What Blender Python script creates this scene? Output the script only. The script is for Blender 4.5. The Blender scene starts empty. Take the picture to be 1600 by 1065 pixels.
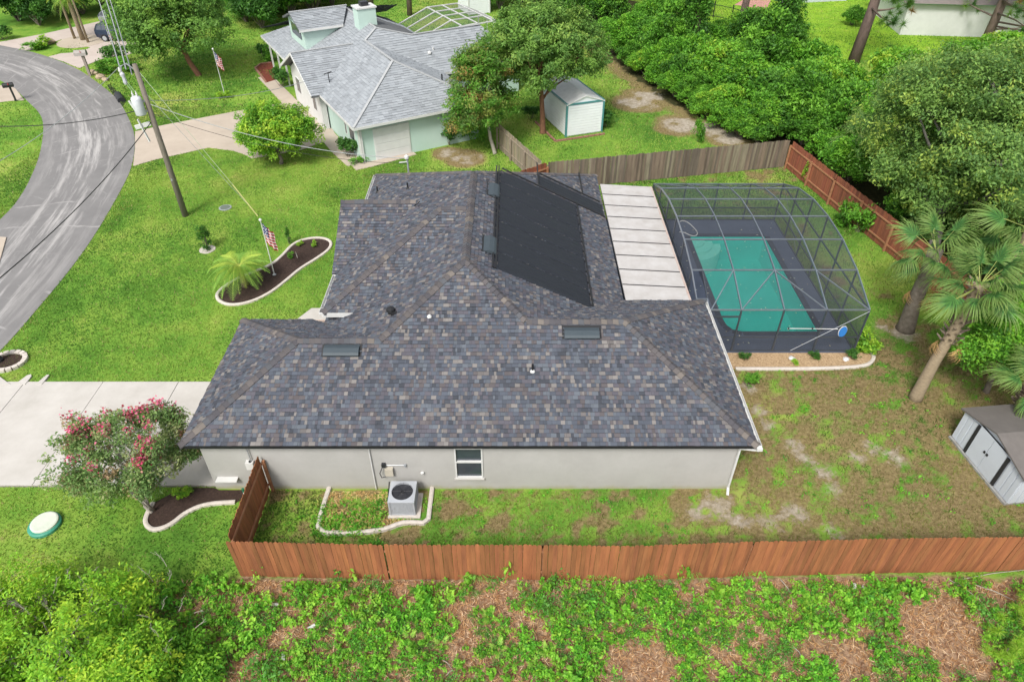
import bpy, bmesh, math, random
import numpy as np
from mathutils import Vector, Matrix
R_ = math.radians
scene = bpy.context.scene
col = scene.collection

# ------------------------------------------------------------ camera, sky, sun, exposure
PITCH = 39.0; CAM_H = 19.0; FPX = 1067.0
cam_d = bpy.data.cameras.new('camera'); cam_d.lens = 24.0; cam_d.sensor_width = 36.0
cam_d.clip_start = 0.1; cam_d.clip_end = 3000
cam = bpy.data.objects.new('camera', cam_d); col.objects.link(cam)
cam.location = (0, 0, CAM_H); cam.rotation_euler = (R_(90 - PITCH), 0, 0)
scene.camera = cam

SUN_EL, SUN_AZ = 50.0, 205.0      # azimuth clockwise from +Y: light from the left and behind the camera
world = bpy.data.worlds.new('World'); scene.world = world; world.use_nodes = True
wn = world.node_tree.nodes; wl = world.node_tree.links
bg = wn['Background']
sky = wn.new('ShaderNodeTexSky'); sky.sky_type = 'NISHITA'; sky.sun_disc = False
sky.sun_elevation = R_(SUN_EL); sky.sun_rotation = R_(SUN_AZ)
sky.air_density = 1.0; sky.dust_density = 3.0; sky.ozone_density = 1.0
hs = wn.new('ShaderNodeHueSaturation'); hs.inputs['Saturation'].default_value = 0.3   # an overcast, nearly neutral sky
wl.new(sky.outputs[0], hs.inputs['Color']); wl.new(hs.outputs[0], bg.inputs['Color'])
bg.inputs['Strength'].default_value = 0.095
sun_d = bpy.data.lights.new('sun', 'SUN'); sun_d.energy = 1.5; sun_d.angle = R_(14); sun_d.color = (1.0, 0.965, 0.9)
sun = bpy.data.objects.new('sun', sun_d); col.objects.link(sun)
sd = Vector((math.sin(R_(SUN_AZ)) * math.cos(R_(SUN_EL)), math.cos(R_(SUN_AZ)) * math.cos(R_(SUN_EL)), math.sin(R_(SUN_EL))))
sun.rotation_euler = (-sd).to_track_quat('-Z', 'Y').to_euler(); sun.location = sd * 60
vs = scene.view_settings
scene.display_settings.display_device = 'sRGB'
vs.view_transform = 'Standard'; vs.look = 'None'; vs.gamma = 1.0; vs.exposure = 1.15
vs.use_curve_mapping = False
scene.render.film_transparent = False
scene.cycles.max_bounces = 6; scene.cycles.transparent_max_bounces = 24
scene.cycles.diffuse_bounces = 3; scene.cycles.glossy_bounces = 2; scene.cycles.transmission_bounces = 4
scene.cycles.use_denoising = True

# ------------------------------------------------------------ helpers
def G(px, py, z=0.0):
    """site survey: a control point of the photograph on the level z, in metres"""
    p = R_(PITCH); a = (px - 800) / FPX; b = (532.5 - py) / FPX
    dy = math.cos(p) + b * math.sin(p); dz = -math.sin(p) + b * math.cos(p)
    t = (z - CAM_H) / dz
    return Vector((a * t, dy * t, z))
def GS(pts, z=0.0): return [G(x, y, z) for x, y in pts]

def thing(name, label, cat, loc=(0, 0, 0), rotz=0, group=None):
    o = bpy.data.objects.new(name, None); col.objects.link(o); o.empty_display_size = .3
    o.location = loc; o.rotation_euler = (0, 0, rotz); o['label'] = label; o['category'] = cat
    if group: o['group'] = group
    return o
def tag(o, label=None, cat=None, group=None, kind=None):
    if label: o['label'] = label
    if cat: o['category'] = cat
    if group: o['group'] = group
    if kind: o['kind'] = kind
    return o
def link(name, me, parent=None, loc=None, rotz=None, scale=None):
    o = bpy.data.objects.new(name, me); col.objects.link(o)
    if parent: o.parent = parent
    if loc is not None: o.location = loc
    if rotz is not None: o.rotation_euler = (0, 0, rotz)
    if scale is not None: o.scale = scale if hasattr(scale, '__len__') else (scale,) * 3
    return o
def copy_tree(o, parent=None):
    c = o.copy(); col.objects.link(c); c.parent = parent
    for ch in list(o.children): copy_tree(ch, c)
    return c

class MB:
    """collects faces, builds ONE mesh"""
    def __init__(s): s.v = []; s.f = []
    def face(s, pts):
        b = len(s.v); s.v += [tuple(p) for p in pts]; s.f.append(tuple(range(b, b + len(pts))))
    def quadgrid(s, rows):
        b = len(s.v); n = len(rows[0])
        for r in rows: s.v += [tuple(p) for p in r]
        for i in range(len(rows) - 1):
            for j in range(n - 1):
                s.f.append((b + i*n + j, b + i*n + j + 1, b + (i+1)*n + j + 1, b + (i+1)*n + j))
    def box(s, c, d, rot=0.0, M=None):
        cx, cy, cz = c; x, y, z = d[0]/2, d[1]/2, d[2]/2
        P = [Vector((i*x, j*y, k*z)) for k in (-1, 1) for j in (-1, 1) for i in (-1, 1)]
        if M is None: M = Matrix.Rotation(rot, 3, 'Z')
        P = [M @ p + Vector(c) for p in P]
        b = len(s.v); s.v += [tuple(p) for p in P]
        for q in ((0,2,3,1), (4,5,7,6), (0,1,5,4), (2,6,7,3), (0,4,6,2), (1,3,7,5)): s.f.append(tuple(b + i for i in q))
        return s
    def prism(s, poly, z0, z1):
        b = len(s.v); n = len(poly)
        s.v += [(p[0], p[1], z0) for p in poly] + [(p[0], p[1], z1) for p in poly]
        s.f.append(tuple(b + n + i for i in range(n))); s.f.append(tuple(b + n - 1 - i for i in range(n)))
        for i in range(n):
            j = (i + 1) % n; s.f.append((b + i, b + j, b + n + j, b + n + i))
        return s
    def tube(s, pts, r, n=6, cap=True):
        pts = [Vector(p) for p in pts]
        rr = r if hasattr(r, '__len__') else [r] * len(pts)
        b = len(s.v); ref = None
        for i, p in enumerate(pts):
            t = (pts[min(i+1, len(pts)-1)] - pts[max(i-1, 0)])
            t = t.normalized() if t.length > 1e-9 else Vector((0, 0, 1))
            if ref is None: ref = Vector((1, 0, 0)) if abs(t.x) < .9 else Vector((0, 1, 0))
            u = t.cross(ref).normalized(); w = t.cross(u).normalized(); ref = w.cross(t) * -1 if False else ref
            for k in range(n):
                a = 2 * math.pi * k / n
                s.v.append(tuple(p + (u * math.cos(a) + w * math.sin(a)) * rr[i]))
        for i in range(len(pts) - 1):
            for k in range(n):
                s.f.append((b + i*n + k, b + i*n + (k+1) % n, b + (i+1)*n + (k+1) % n, b + (i+1)*n + k))
        if cap:
            s.f.append(tuple(b + k for k in range(n))[::-1]); m = b + (len(pts)-1)*n; s.f.append(tuple(m + k for k in range(n)))
        return s
    def lathe(s, prof, c=(0, 0, 0), n=16):
        b = len(s.v)
        for r, z in prof:
            for k in range(n):
                a = 2*math.pi*k/n; s.v.append((c[0] + r*math.cos(a), c[1] + r*math.sin(a), c[2] + z))
        for i in range(len(prof) - 1):
            for k in range(n): s.f.append((b + i*n + k, b + i*n + (k+1) % n, b + (i+1)*n + (k+1) % n, b + (i+1)*n + k))
        s.f.append(tuple(b + k for k in range(n))[::-1]); m = b + (len(prof)-1)*n; s.f.append(tuple(m + k for k in range(n)))
        return s
    def bar(s, p0, p1, w, h):
        """rectangular beam between two points"""
        p0 = Vector(p0); p1 = Vector(p1); d = p1 - p0
        q = d.to_track_quat('X', 'Z').to_matrix()
        return s.box((p0 + p1) / 2, (d.length, w, h), M=q)
    def mesh(s, name, mat=None, smooth=False):
        me = bpy.data.meshes.new(name); me.from_pydata(s.v, [], s.f)
        if mat: me.materials.append(mat)
        me.update()
        if smooth: me.polygons.foreach_set('use_smooth', [True] * len(me.polygons))
        return me
    def build(s, name, mat, parent=None, smooth=False, **k):
        return link(name, s.mesh(name, mat, smooth), parent, **k)

def fast_mesh(name, V, quads, mat, cols=None, n=4):
    """V (N,3) array, faces consecutive n-gons, cols per vertex (N,3)"""
    me = bpy.data.meshes.new(name); N = len(V); F = N // n
    me.vertices.add(N); me.vertices.foreach_set('co', np.ascontiguousarray(V, dtype=np.float32).ravel())
    me.loops.add(N); me.loops.foreach_set('vertex_index', np.arange(N, dtype=np.int32))
    me.polygons.add(F); me.polygons.foreach_set('loop_start', np.arange(0, N, n, dtype=np.int32))
    me.polygons.foreach_set('loop_total', np.full(F, n, dtype=np.int32))
    me.update(calc_edges=True); me.materials.append(mat)
    if cols is not None:
        a = me.color_attributes.new('Col', 'FLOAT_COLOR', 'POINT')
        c = np.ones((N, 4), dtype=np.float32); c[:, :3] = cols
        a.data.foreach_set('color', c.ravel())
    return me

# ------------------------------------------------------------ materials
def newmat(name):
    m = bpy.data.materials.new(name); m.use_nodes = True
    return m, m.node_tree.nodes, m.node_tree.links, m.node_tree.nodes['Principled BSDF']
def ramp(nt, fac, stops, interp='LINEAR'):
    r = nt.nodes.new('ShaderNodeValToRGB'); r.color_ramp.interpolation = interp
    e = r.color_ramp.elements
    while len(e) > 1: e.remove(e[-1])
    e[0].position = stops[0][0]; e[0].color = (*stops[0][1], 1)
    for p, c in stops[1:]:
        k = e.new(p); k.color = (*c, 1)
    nt.links.new(fac, r.inputs[0]); return r.outputs[0]
def noise(nt, scale, detail=4, rough=.6, vec=None, dist=0):
    n = nt.nodes.new('ShaderNodeTexNoise'); n.inputs['Scale'].default_value = scale
    n.inputs['Detail'].default_value = detail; n.inputs['Roughness'].default_value = rough
    n.inputs['Distortion'].default_value = dist
    if vec is not None: nt.links.new(vec, n.inputs['Vector'])
    return n.outputs['Fac']
def coords(nt, kind='Object', scale=None):
    t = nt.nodes.new('ShaderNodeTexCoord')
    if kind == 'World':
        t = nt.nodes.new('ShaderNodeNewGeometry'); o = t.outputs['Position']
    else: o = t.outputs[kind]
    if scale:
        m = nt.nodes.new('ShaderNodeMapping'); m.inputs['Scale'].default_value = scale
        nt.links.new(o, m.inputs[0]); o = m.outputs[0]
    return o
def mixc(nt, fac, a, b, mode='MIX'):
    m = nt.nodes.new('ShaderNodeMix'); m.data_type = 'RGBA'; m.blend_type = mode
    for i, v in ((0, fac), (6, a), (7, b)):
        if hasattr(v, 'is_linked'): nt.links.new(v, m.inputs[i])
        elif i == 0: m.inputs[0].default_value = v
        else: m.inputs[i].default_value = (*v, 1)
    return m.outputs[2]
def mth(nt, op, a, b=None, c=None, clamp=False):
    m = nt.nodes.new('ShaderNodeMath'); m.operation = op; m.use_clamp = clamp
    for i, v in enumerate((a, b, c)):
        if v is None: continue
        if hasattr(v, 'is_linked'): nt.links.new(v, m.inputs[i])
        else: m.inputs[i].default_value = v
    return m.outputs[0]
def bump(nt, h, bsdf, strength=.3, dist=.02):
    b = nt.nodes.new('ShaderNodeBump'); b.inputs['Strength'].default_value = strength; b.inputs['Distance'].default_value = dist
    nt.links.new(h, b.inputs['Height']); nt.links.new(b.outputs[0], bsdf.inputs['Normal'])
def M(name, c1, c2=None, scale=3, rough=.75, metal=0, bmp=0, bscale=40, spec=.4, space='World', stretch=None, detail=5):
    m, n, l, b = newmat(name); nt = m.node_tree
    b.inputs['Roughness'].default_value = rough; b.inputs['Metallic'].default_value = metal
    b.inputs['Specular IOR Level'].default_value = spec
    c2 = c2 or tuple(x * .82 for x in c1)
    v = coords(nt, space, stretch)
    f = noise(nt, scale, detail, .65, v)
    l.new(ramp(nt, f, [(.3, c2), (.7, c1)]), b.inputs['Base Color'])
    if bmp: bump(nt, noise(nt, bscale, 4, .7, v), b, bmp)
    return m
def attr(nt, name='Col'):
    a = nt.nodes.new('ShaderNodeAttribute'); a.attribute_name = name; return a

def leaf_mat(name, trans=.42, rough=.55, gain=1.0):
    m, n, l, b = newmat(name); nt = m.node_tree
    a = attr(nt); c = a.outputs['Color']
    if gain != 1.0: c = mixc(nt, 1.0, c, (gain,) * 3, 'MULTIPLY')
    l.new(c, b.inputs['Base Color']); b.inputs['Roughness'].default_value = rough
    b.inputs['Specular IOR Level'].default_value = .3
    t = n.new('ShaderNodeBsdfTranslucent'); l.new(c, t.inputs['Color'])
    mx = n.new('ShaderNodeMixShader'); mx.inputs[0].default_value = trans
    l.new(b.outputs[0], mx.inputs[1]); l.new(t.outputs[0], mx.inputs[2])
    l.new(mx.outputs[0], n['Material Output'].inputs[0]); return m
LEAF = leaf_mat('foliage', gain=1.72)
PETAL = leaf_mat('petals', .3, .7)
BLADE = leaf_mat('grass_blades', .3, .7, gain=1.16)

WHITE = M('white_paint', (.62, .62, .61), (.56, .56, .55), 2, .5)
CONC = M('white_concrete', (.52, .495, .46), (.42, .395, .36), .9, .85, bmp=.15, bscale=30, detail=12)
TANCONC = M('tan_concrete', (.48, .41, .335), (.40, .335, .27), .6, .85, bmp=.15, bscale=30, detail=9)
PINKCONC = M('pale_pink_concrete', (.50, .43, .385), (.43, .36, .32), .7, .85, detail=9)
CURB = M('curb_concrete', (.60, .55, .50), (.46, .41, .36), 6, .85, bmp=.3)
STUCCO = M('grey_stucco', (.46, .445, .42), (.42, .405, .38), .8, .9, bmp=.25, bscale=60, detail=8)
DARK = M('dark_metal', (.02, .022, .026), (.03, .03, .034), 4, .45)
BLACK = M('black_plastic', (.014, .015, .017), (.02, .02, .022), 4, .5)
ALU = M('bronze_aluminium', (.075, .085, .10), (.06, .07, .085), 4, .35, metal=.3, spec=.6)
STEEL = M('grey_galvanised', (.42, .44, .46), (.34, .36, .38), 6, .45, metal=.4)
VENT = M('slate_vent_metal', (.052, .068, .080), (.044, .060, .072), 5, .6)
GLASS = M('dark_window_glass', (.035, .045, .06), (.05, .06, .075), 1.5, .08, spec=.8)
BARK = M('grey_bark', (.22, .19, .155), (.11, .09, .07), 5, .95, bmp=.6, bscale=14)
PALEBARK = M('pale_twig', (.40, .37, .32), (.27, .24, .20), 6, .9)
REDBARK = M('reddish_bark', (.26, .13, .075), (.16, .075, .045), 5, .95, bmp=.5, bscale=14)
PALMBARK = M('palm_bark', (.34, .27, .18), (.20, .155, .10), 7, .95, bmp=.6, bscale=22, stretch=(1, 1, 4))
MULCH = M('brown_mulch', (.060, .036, .027), (.022, .012, .009), 14, 1.0, bmp=1.0, bscale=30, detail=9)
REDMULCH = M('red_mulch', (.20, .045, .022), (.09, .02, .012), 8, 1.0, bmp=1.0, bscale=20)
GRAVEL = M('tan_gravel', (.55, .40, .24), (.20, .12, .06), 16, 1.0, bmp=1.0, bscale=20, detail=9)
POLE = M('utility_pole_wood', (.23, .20, .165), (.14, .12, .10), 4, .95, bmp=.4, stretch=(6, 6, .6))
# ------------------------------------------------------------ numeric noise for site masks
def _hash(ix, iy, s):
    h = (ix.astype(np.int64) * 374761393 + iy.astype(np.int64) * 668265263 + s * 974634533) & 0x7fffffff
    h = ((h ^ (h >> 13)) * 1274126177) & 0x7fffffff
    return ((h ^ (h >> 16)) & 0xffff) / 65535.0
def vnoise(x, y, s=0):
    ix = np.floor(x); iy = np.floor(y); fx = x - ix; fy = y - iy
    fx = fx*fx*(3 - 2*fx); fy = fy*fy*(3 - 2*fy)
    a = _hash(ix, iy, s); b = _hash(ix+1, iy, s); c = _hash(ix, iy+1, s); d = _hash(ix+1, iy+1, s)
    return a*(1-fx)*(1-fy) + b*fx*(1-fy) + c*(1-fx)*fy + d*fx*fy
def fbm(x, y, sc=1.0, s=0, o=4):
    r = 0; a = .5; t = 0
    for i in range(o):
        r = r + a * vnoise(x*sc, y*sc, s + i*17); t += a; a *= .55; sc *= 2.07
    return r / t
def sstep(a, b, x):
    t = np.clip((x - a) / (b - a), 0, 1); return t*t*(3 - 2*t)
def inpoly(x, y, poly):
    r = np.zeros(x.shape, bool); n = len(poly)
    for i in range(n):
        x1, y1 = poly[i][0], poly[i][1]; x2, y2 = poly[(i+1) % n][0], poly[(i+1) % n][1]
        if y1 == y2: continue
        c = ((y1 > y) != (y2 > y)) & (x < (x2-x1)*(y-y1)/(y2-y1) + x1)
        r ^= c
    return r
def blob(x, y, cx, cy, rx, ry=None):
    ry = ry or rx
    return np.clip(1 - np.sqrt(((x-cx)/rx)**2 + ((y-cy)/ry)**2), 0, 1)

FENCE_R0, FENCE_R1 = Vector((17.55, 41.2, 0)), Vector((23.4, 13.4, 0))
def fence_right_x(y): return FENCE_R0.x + (FENCE_R0.y - y) * (FENCE_R1.x - FENCE_R0.x) / (FENCE_R0.y - FENCE_R1.y)
YARD = [(-8.45, 12.0), (23.3, 12.0), (23.4, 13.4), (17.55, 41.2), (2.1, 38.0), (-.3, 36.2), (-.3, 34), (4.7, 34), (4.7, 15.3), (-8.45, 15.3)]

# outlines of the paved areas, as ground control points
ROAD_OUT = GS([(-60, 62), (0, 71), (42, 79), (76, 89), (123, 108), (155, 131), (185, 155), (205, 192), (212, 218), (207, 262), (184, 307), (147, 370), (105, 428), (58, 483), (16, 533), (-40, 588), (-100, 640)])
ROAD_IN = GS([(-60, 105), (-20, 117), (0, 126), (24, 139), (42, 158), (60, 174), (68, 190), (67, 218), (60, 250), (47, 280), (39, 296), (21, 323), (0, 343), (-30, 375), (-75, 430), (-130, 490), (-180, 540)])
NDRIVE = GS([(211, 206), (256, 196), (376, 173), (500, 150), (525, 215), (470, 235), (394, 248), (380, 241), (365, 236), (326, 231), (278, 242), (246, 249), (208, 260), (211, 232)])
FDRIVE = GS([(-20, 66), (0, 66), (60, 55), (110, 44), (150, 35), (185, 28), (240, 26), (240, 70), (200, 86), (160, 92), (124, 107), (100, 97), (76, 89), (95, 84), (125, 82), (141, 75), (120, 66), (96, 62), (60, 75), (45, 79), (20, 75), (0, 71)])
LDRIVE = GS([(-30, 128), (0, 134), (12, 133), (24, 139), (38, 157), (15, 158), (0, 160), (-30, 165)])
def band(pts, w):
    L, R2 = [], []
    for i, p in enumerate(pts):
        d = pts[min(i+1, len(pts)-1)] - pts[max(i-1, 0)]; d.z = 0; d.normalize(); n = Vector((-d.y, d.x, 0))*w/2; L.append(p + n); R2.append(p - n)
    return L + R2[::-1]
WALK = band(GS([(414, 120), (445, 152), (478, 186), (508, 208), (532, 236), (556, 257)]), 1.15)
WALK2 = band(GS([(552, 262), (575, 257), (605, 249), (645, 238)]), 1.0)
DRIVE_POLY = [(-26, 15.45), (-10.3, 15.45), (-10.3, 20.75), (-22.5, 20.75), (-26, 20.75)]

def masks(x, y):
    """site masks at ground points: dirt, sand, lot (weedy litter), shade-tolerant rough floor under the thicket, lush"""
    n1 = fbm(x, y, .45, 3); n2 = fbm(x, y, 1.6, 11); n3 = fbm(x, y, .12, 23)
    yard = inpoly(x, y, YARD) & ~inpoly(x, y, [(7.6, 22.6), (14.8, 22.6), (14.8, 34.2), (7.6, 34.2)])
    dirt = np.zeros(x.shape); sand = np.zeros(x.shape); lot = np.zeros(x.shape); floor = np.zeros(x.shape)
    side = yard & (y < 15.4) & (x < 7.6)
    east = yard & (x >= 7.5) & (y < 22.7)
    strip = yard & ~side & ~east
    n5 = fbm(x, y, 3.2, 31)
    dirt = np.where(side, sstep(.40, .66, n5*.45 + n2*.35 + n1*.2 + sstep(2, 8, x)*.09), dirt)
    n6 = fbm(x, y, 7.0, 37)
    dirt = np.where(east, .17 + .78*sstep(.29, .63, n6*.35 + .65*( n5*.5 + n2*.3 + n1*.2)), dirt)
    dirt = np.where(strip, sstep(.50, .75, n2*.4 + n1*.6 + sstep(36, 41, y)*.12 + .09*sstep(26, 22, y)) * .85, dirt)
    for (px, py, r) in [(1168, 605, .7), (1185, 640, .7), (1205, 665, .7), (1240, 695, .8), (1255, 715, .7), (1290, 735, .8), (1300, 765, .7), (1370, 700, .9), (1400, 715, 1.0), (1340, 715, .7),
                        (1120, 790, 1.3), (1150, 810, .9), (1090, 800, .8), (1200, 815, .9), (1410, 520, 1.2), (1380, 510, .8), (1240, 800, .9), (1300, 830, .8)]:
        p = G(px, py); sand = np.maximum(sand, sstep(.20, .95, blob(x, y, p.x, p.y, r*1.1) * (.05 + 1.5*n5 + .4*n2))*.66)
    for (px, py, r) in [(1010, 150, 2.2), (1000, 160, 2.4), (1060, 195, 2.2), (1075, 190, 1.2), (1115, 200, 2.4), (1140, 215, 2.0), (700, 240, 1.2), (728, 247, 1.6)]:
        p = G(px, py); b = blob(x, y, p.x, p.y, r*1.3)
        sand = np.maximum(sand, sstep(.25, .9, b * (.2 + 1.6*n2))*.78); dirt = np.maximum(dirt, sstep(.05, .5, b*(.5 + n1)))
    ly = np.where(x > -8.5, 12.1, 11.5 - .5*(n1-.5)*4 + (x + 8.5)*.05)
    lot = sstep(0, .5, ly - y)
    # thicket floor behind the neighbour's yard
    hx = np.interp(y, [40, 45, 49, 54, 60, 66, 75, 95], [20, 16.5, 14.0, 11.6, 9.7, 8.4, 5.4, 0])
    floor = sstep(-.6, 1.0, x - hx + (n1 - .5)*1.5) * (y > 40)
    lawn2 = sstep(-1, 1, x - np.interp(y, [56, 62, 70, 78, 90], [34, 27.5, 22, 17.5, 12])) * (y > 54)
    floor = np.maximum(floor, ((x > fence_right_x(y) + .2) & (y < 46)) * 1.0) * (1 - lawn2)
    edge = np.exp(-((x - hx)/1.4)**2) * (y > 42) * (y < 70)
    dirt = np.maximum(dirt, edge * sstep(.35, .6, n2*.5 + n1*.5 + .12))
    front = (x < -7)
    dirt = np.where(front & (y > 15), np.maximum(dirt, sstep(.60, .82, n2*.6 + n1*.4) * .35), dirt)
    dirt = np.where(front & (y <= 15.4), np.maximum(dirt, sstep(.5, .75, n1*.5 + n2*.5) * .7 * sstep(14, 11.5, y)), dirt)
    return dirt, sand, lot, floor, n3

def build_ground():
    m, n, l, b = newmat('ground_cover'); nt = m.node_tree
    b.inputs['Roughness'].default_value = 1.0; b.inputs['Specular IOR Level'].default_value = .1
    v = coords(nt, 'World')
    a = attr(nt, 'Mask'); sp = nt.nodes.new('ShaderNodeSeparateColor'); l.new(a.outputs['Color'], sp.inputs[0])
    dirt, sand, lot = sp.outputs[0], sp.outputs[1], sp.outputs[2]
    fl = a.outputs['Alpha']
    fine = noise(nt, 5.5, 10, .82, v); med = noise(nt, 1.3, 5, .65, v); big = noise(nt, .16, 4, .6, v)
    ml = mth(nt, 'ADD', mth(nt, 'MULTIPLY', fine, .28), mth(nt, 'ADD', mth(nt, 'MULTIPLY', med, .35), mth(nt, 'SUBTRACT', mth(nt, 'MULTIPLY', big, .95), .26)))
    grass = ramp(nt, ml, [(.34, (.06, .155, .020)), (.48, (.125, .262, .034)), (.58, (.20, .325, .048)), (.70, (.30, .35, .08))])
    soil = ramp(nt, noise(nt, 7, 10, .82, v), [(.3, (.07, .042, .024)), (.46, (.175, .115, .062)), (.56, (.265, .19, .10)), (.72, (.40, .30, .19))])
    sandc = ramp(nt, noise(nt, 4, 8, .7, v), [(.3, (.20, .165, .125)), (.55, (.42, .37, .31)), (.75, (.56, .51, .45))])
    litter = ramp(nt, noise(nt, 7, 9, .8, v), [(.28, (.05, .033, .024)), (.42, (.17, .105, .065)), (.55, (.34, .22, .14)), (.72, (.50, .38, .27))])
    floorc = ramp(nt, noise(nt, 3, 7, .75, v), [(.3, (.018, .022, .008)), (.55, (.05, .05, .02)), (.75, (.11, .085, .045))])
    def thr(mask, nz, w=.22):
        d = mth(nt, 'SUBTRACT', mth(nt, 'ADD', mask, mth(nt, 'MULTIPLY', mth(nt, 'SUBTRACT', nz, .5), 1.9)), .5)
        return mth(nt, 'ADD', mth(nt, 'DIVIDE', d, w*2), .5, clamp=True)
    c = mixc(nt, mth(nt, 'MULTIPLY', thr(dirt, fine, .18), .9), grass, soil)
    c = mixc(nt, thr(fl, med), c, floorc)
    c = mixc(nt, thr(lot, med), c, litter)
    c = mixc(nt, mth(nt, 'MULTIPLY', thr(sand, fine, .2), .85), c, sandc)
    l.new(c, b.inputs['Base Color'])
    bump(nt, noise(nt, 22, 5, .8, v), b, .6, .05)
    xs = np.arange(-66, 66.01, .26); ys = np.arange(5.5, 97, .26)
    X, Y = np.meshgrid(xs, ys); x = X.ravel(); y = Y.ravel()
    d, s, lo, f, n3 = masks(x, y)
    z = np.where(lo > .5, (fbm(x, y, .8, 5) - .5) * .10, 0) * np.clip(lo, 0, 1)
    z = np.where(y > 11.4, 0, z)
    nx, ny = len(xs), len(ys)
    inpool = (x > 9.3) & (x < 14.0) & (y > 23.7) & (y < 32.7)
    me = bpy.data.meshes.new('ground')
    V = np.stack([x, y, z], 1)
    I = np.arange(nx*ny).reshape(ny, nx)
    Q = np.stack([I[:-1, :-1], I[:-1, 1:], I[1:, 1:], I[1:, :-1]], -1).reshape(-1, 4)
    Q = Q[~inpool[Q].any(1)]
    me.vertices.add(len(V)); me.vertices.foreach_set('co', V.astype(np.float32).ravel())
    me.loops.add(Q.size); me.loops.foreach_set('vertex_index', Q.astype(np.int32).ravel())
    me.polygons.add(len(Q)); me.polygons.foreach_set('loop_start', np.arange(0, Q.size, 4, dtype=np.int32))
    me.polygons.foreach_set('loop_total', np.full(len(Q), 4, np.int32)); me.update(calc_edges=True)
    ca = me.color_attributes.new('Mask', 'FLOAT_COLOR', 'POINT')
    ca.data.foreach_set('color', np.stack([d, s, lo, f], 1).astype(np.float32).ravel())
    me.materials.append(m)
    o = link('ground', me); o['kind'] = 'structure'
    g = MB(); g.face([(-900, -400, -2.2), (900, -400, -2.2), (900, 1500, -2.2), (-900, 1500, -2.2)])
    o = g.build('terrain', M('distant_grass', (.085, .19, .02), (.05, .13, .014), .2, 1.0)); o['kind'] = 'structure'
    return m
build_ground()

# ------------------------------------------------------------ paving
def sheet(name, poly, z, mat, kind='structure', th=None):
    mb = MB(); pts = [(p[0], p[1], z) for p in poly]
    bm = bmesh.new(); vs_ = [bm.verts.new(p) for p in pts]; f = bm.faces.new(vs_)
    if f.normal.z < 0: f.normal_flip()
    bm.normal_update()
    if f.normal.z < 0: f.normal_flip()
    r = bmesh.ops.extrude_face_region(bm, geom=[f])
    bmesh.ops.translate(bm, verts=[e for e in r['geom'] if isinstance(e, bmesh.types.BMVert)], vec=(0, 0, -(th or .05)))
    bmesh.ops.triangulate(bm, faces=bm.faces[:]); bmesh.ops.recalc_face_normals(bm, faces=bm.faces[:])
    me = bpy.data.meshes.new(name); bm.to_mesh(me); bm.free(); me.materials.append(mat)
    o = link(name, me)
    if kind: o['kind'] = kind
    return o

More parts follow.
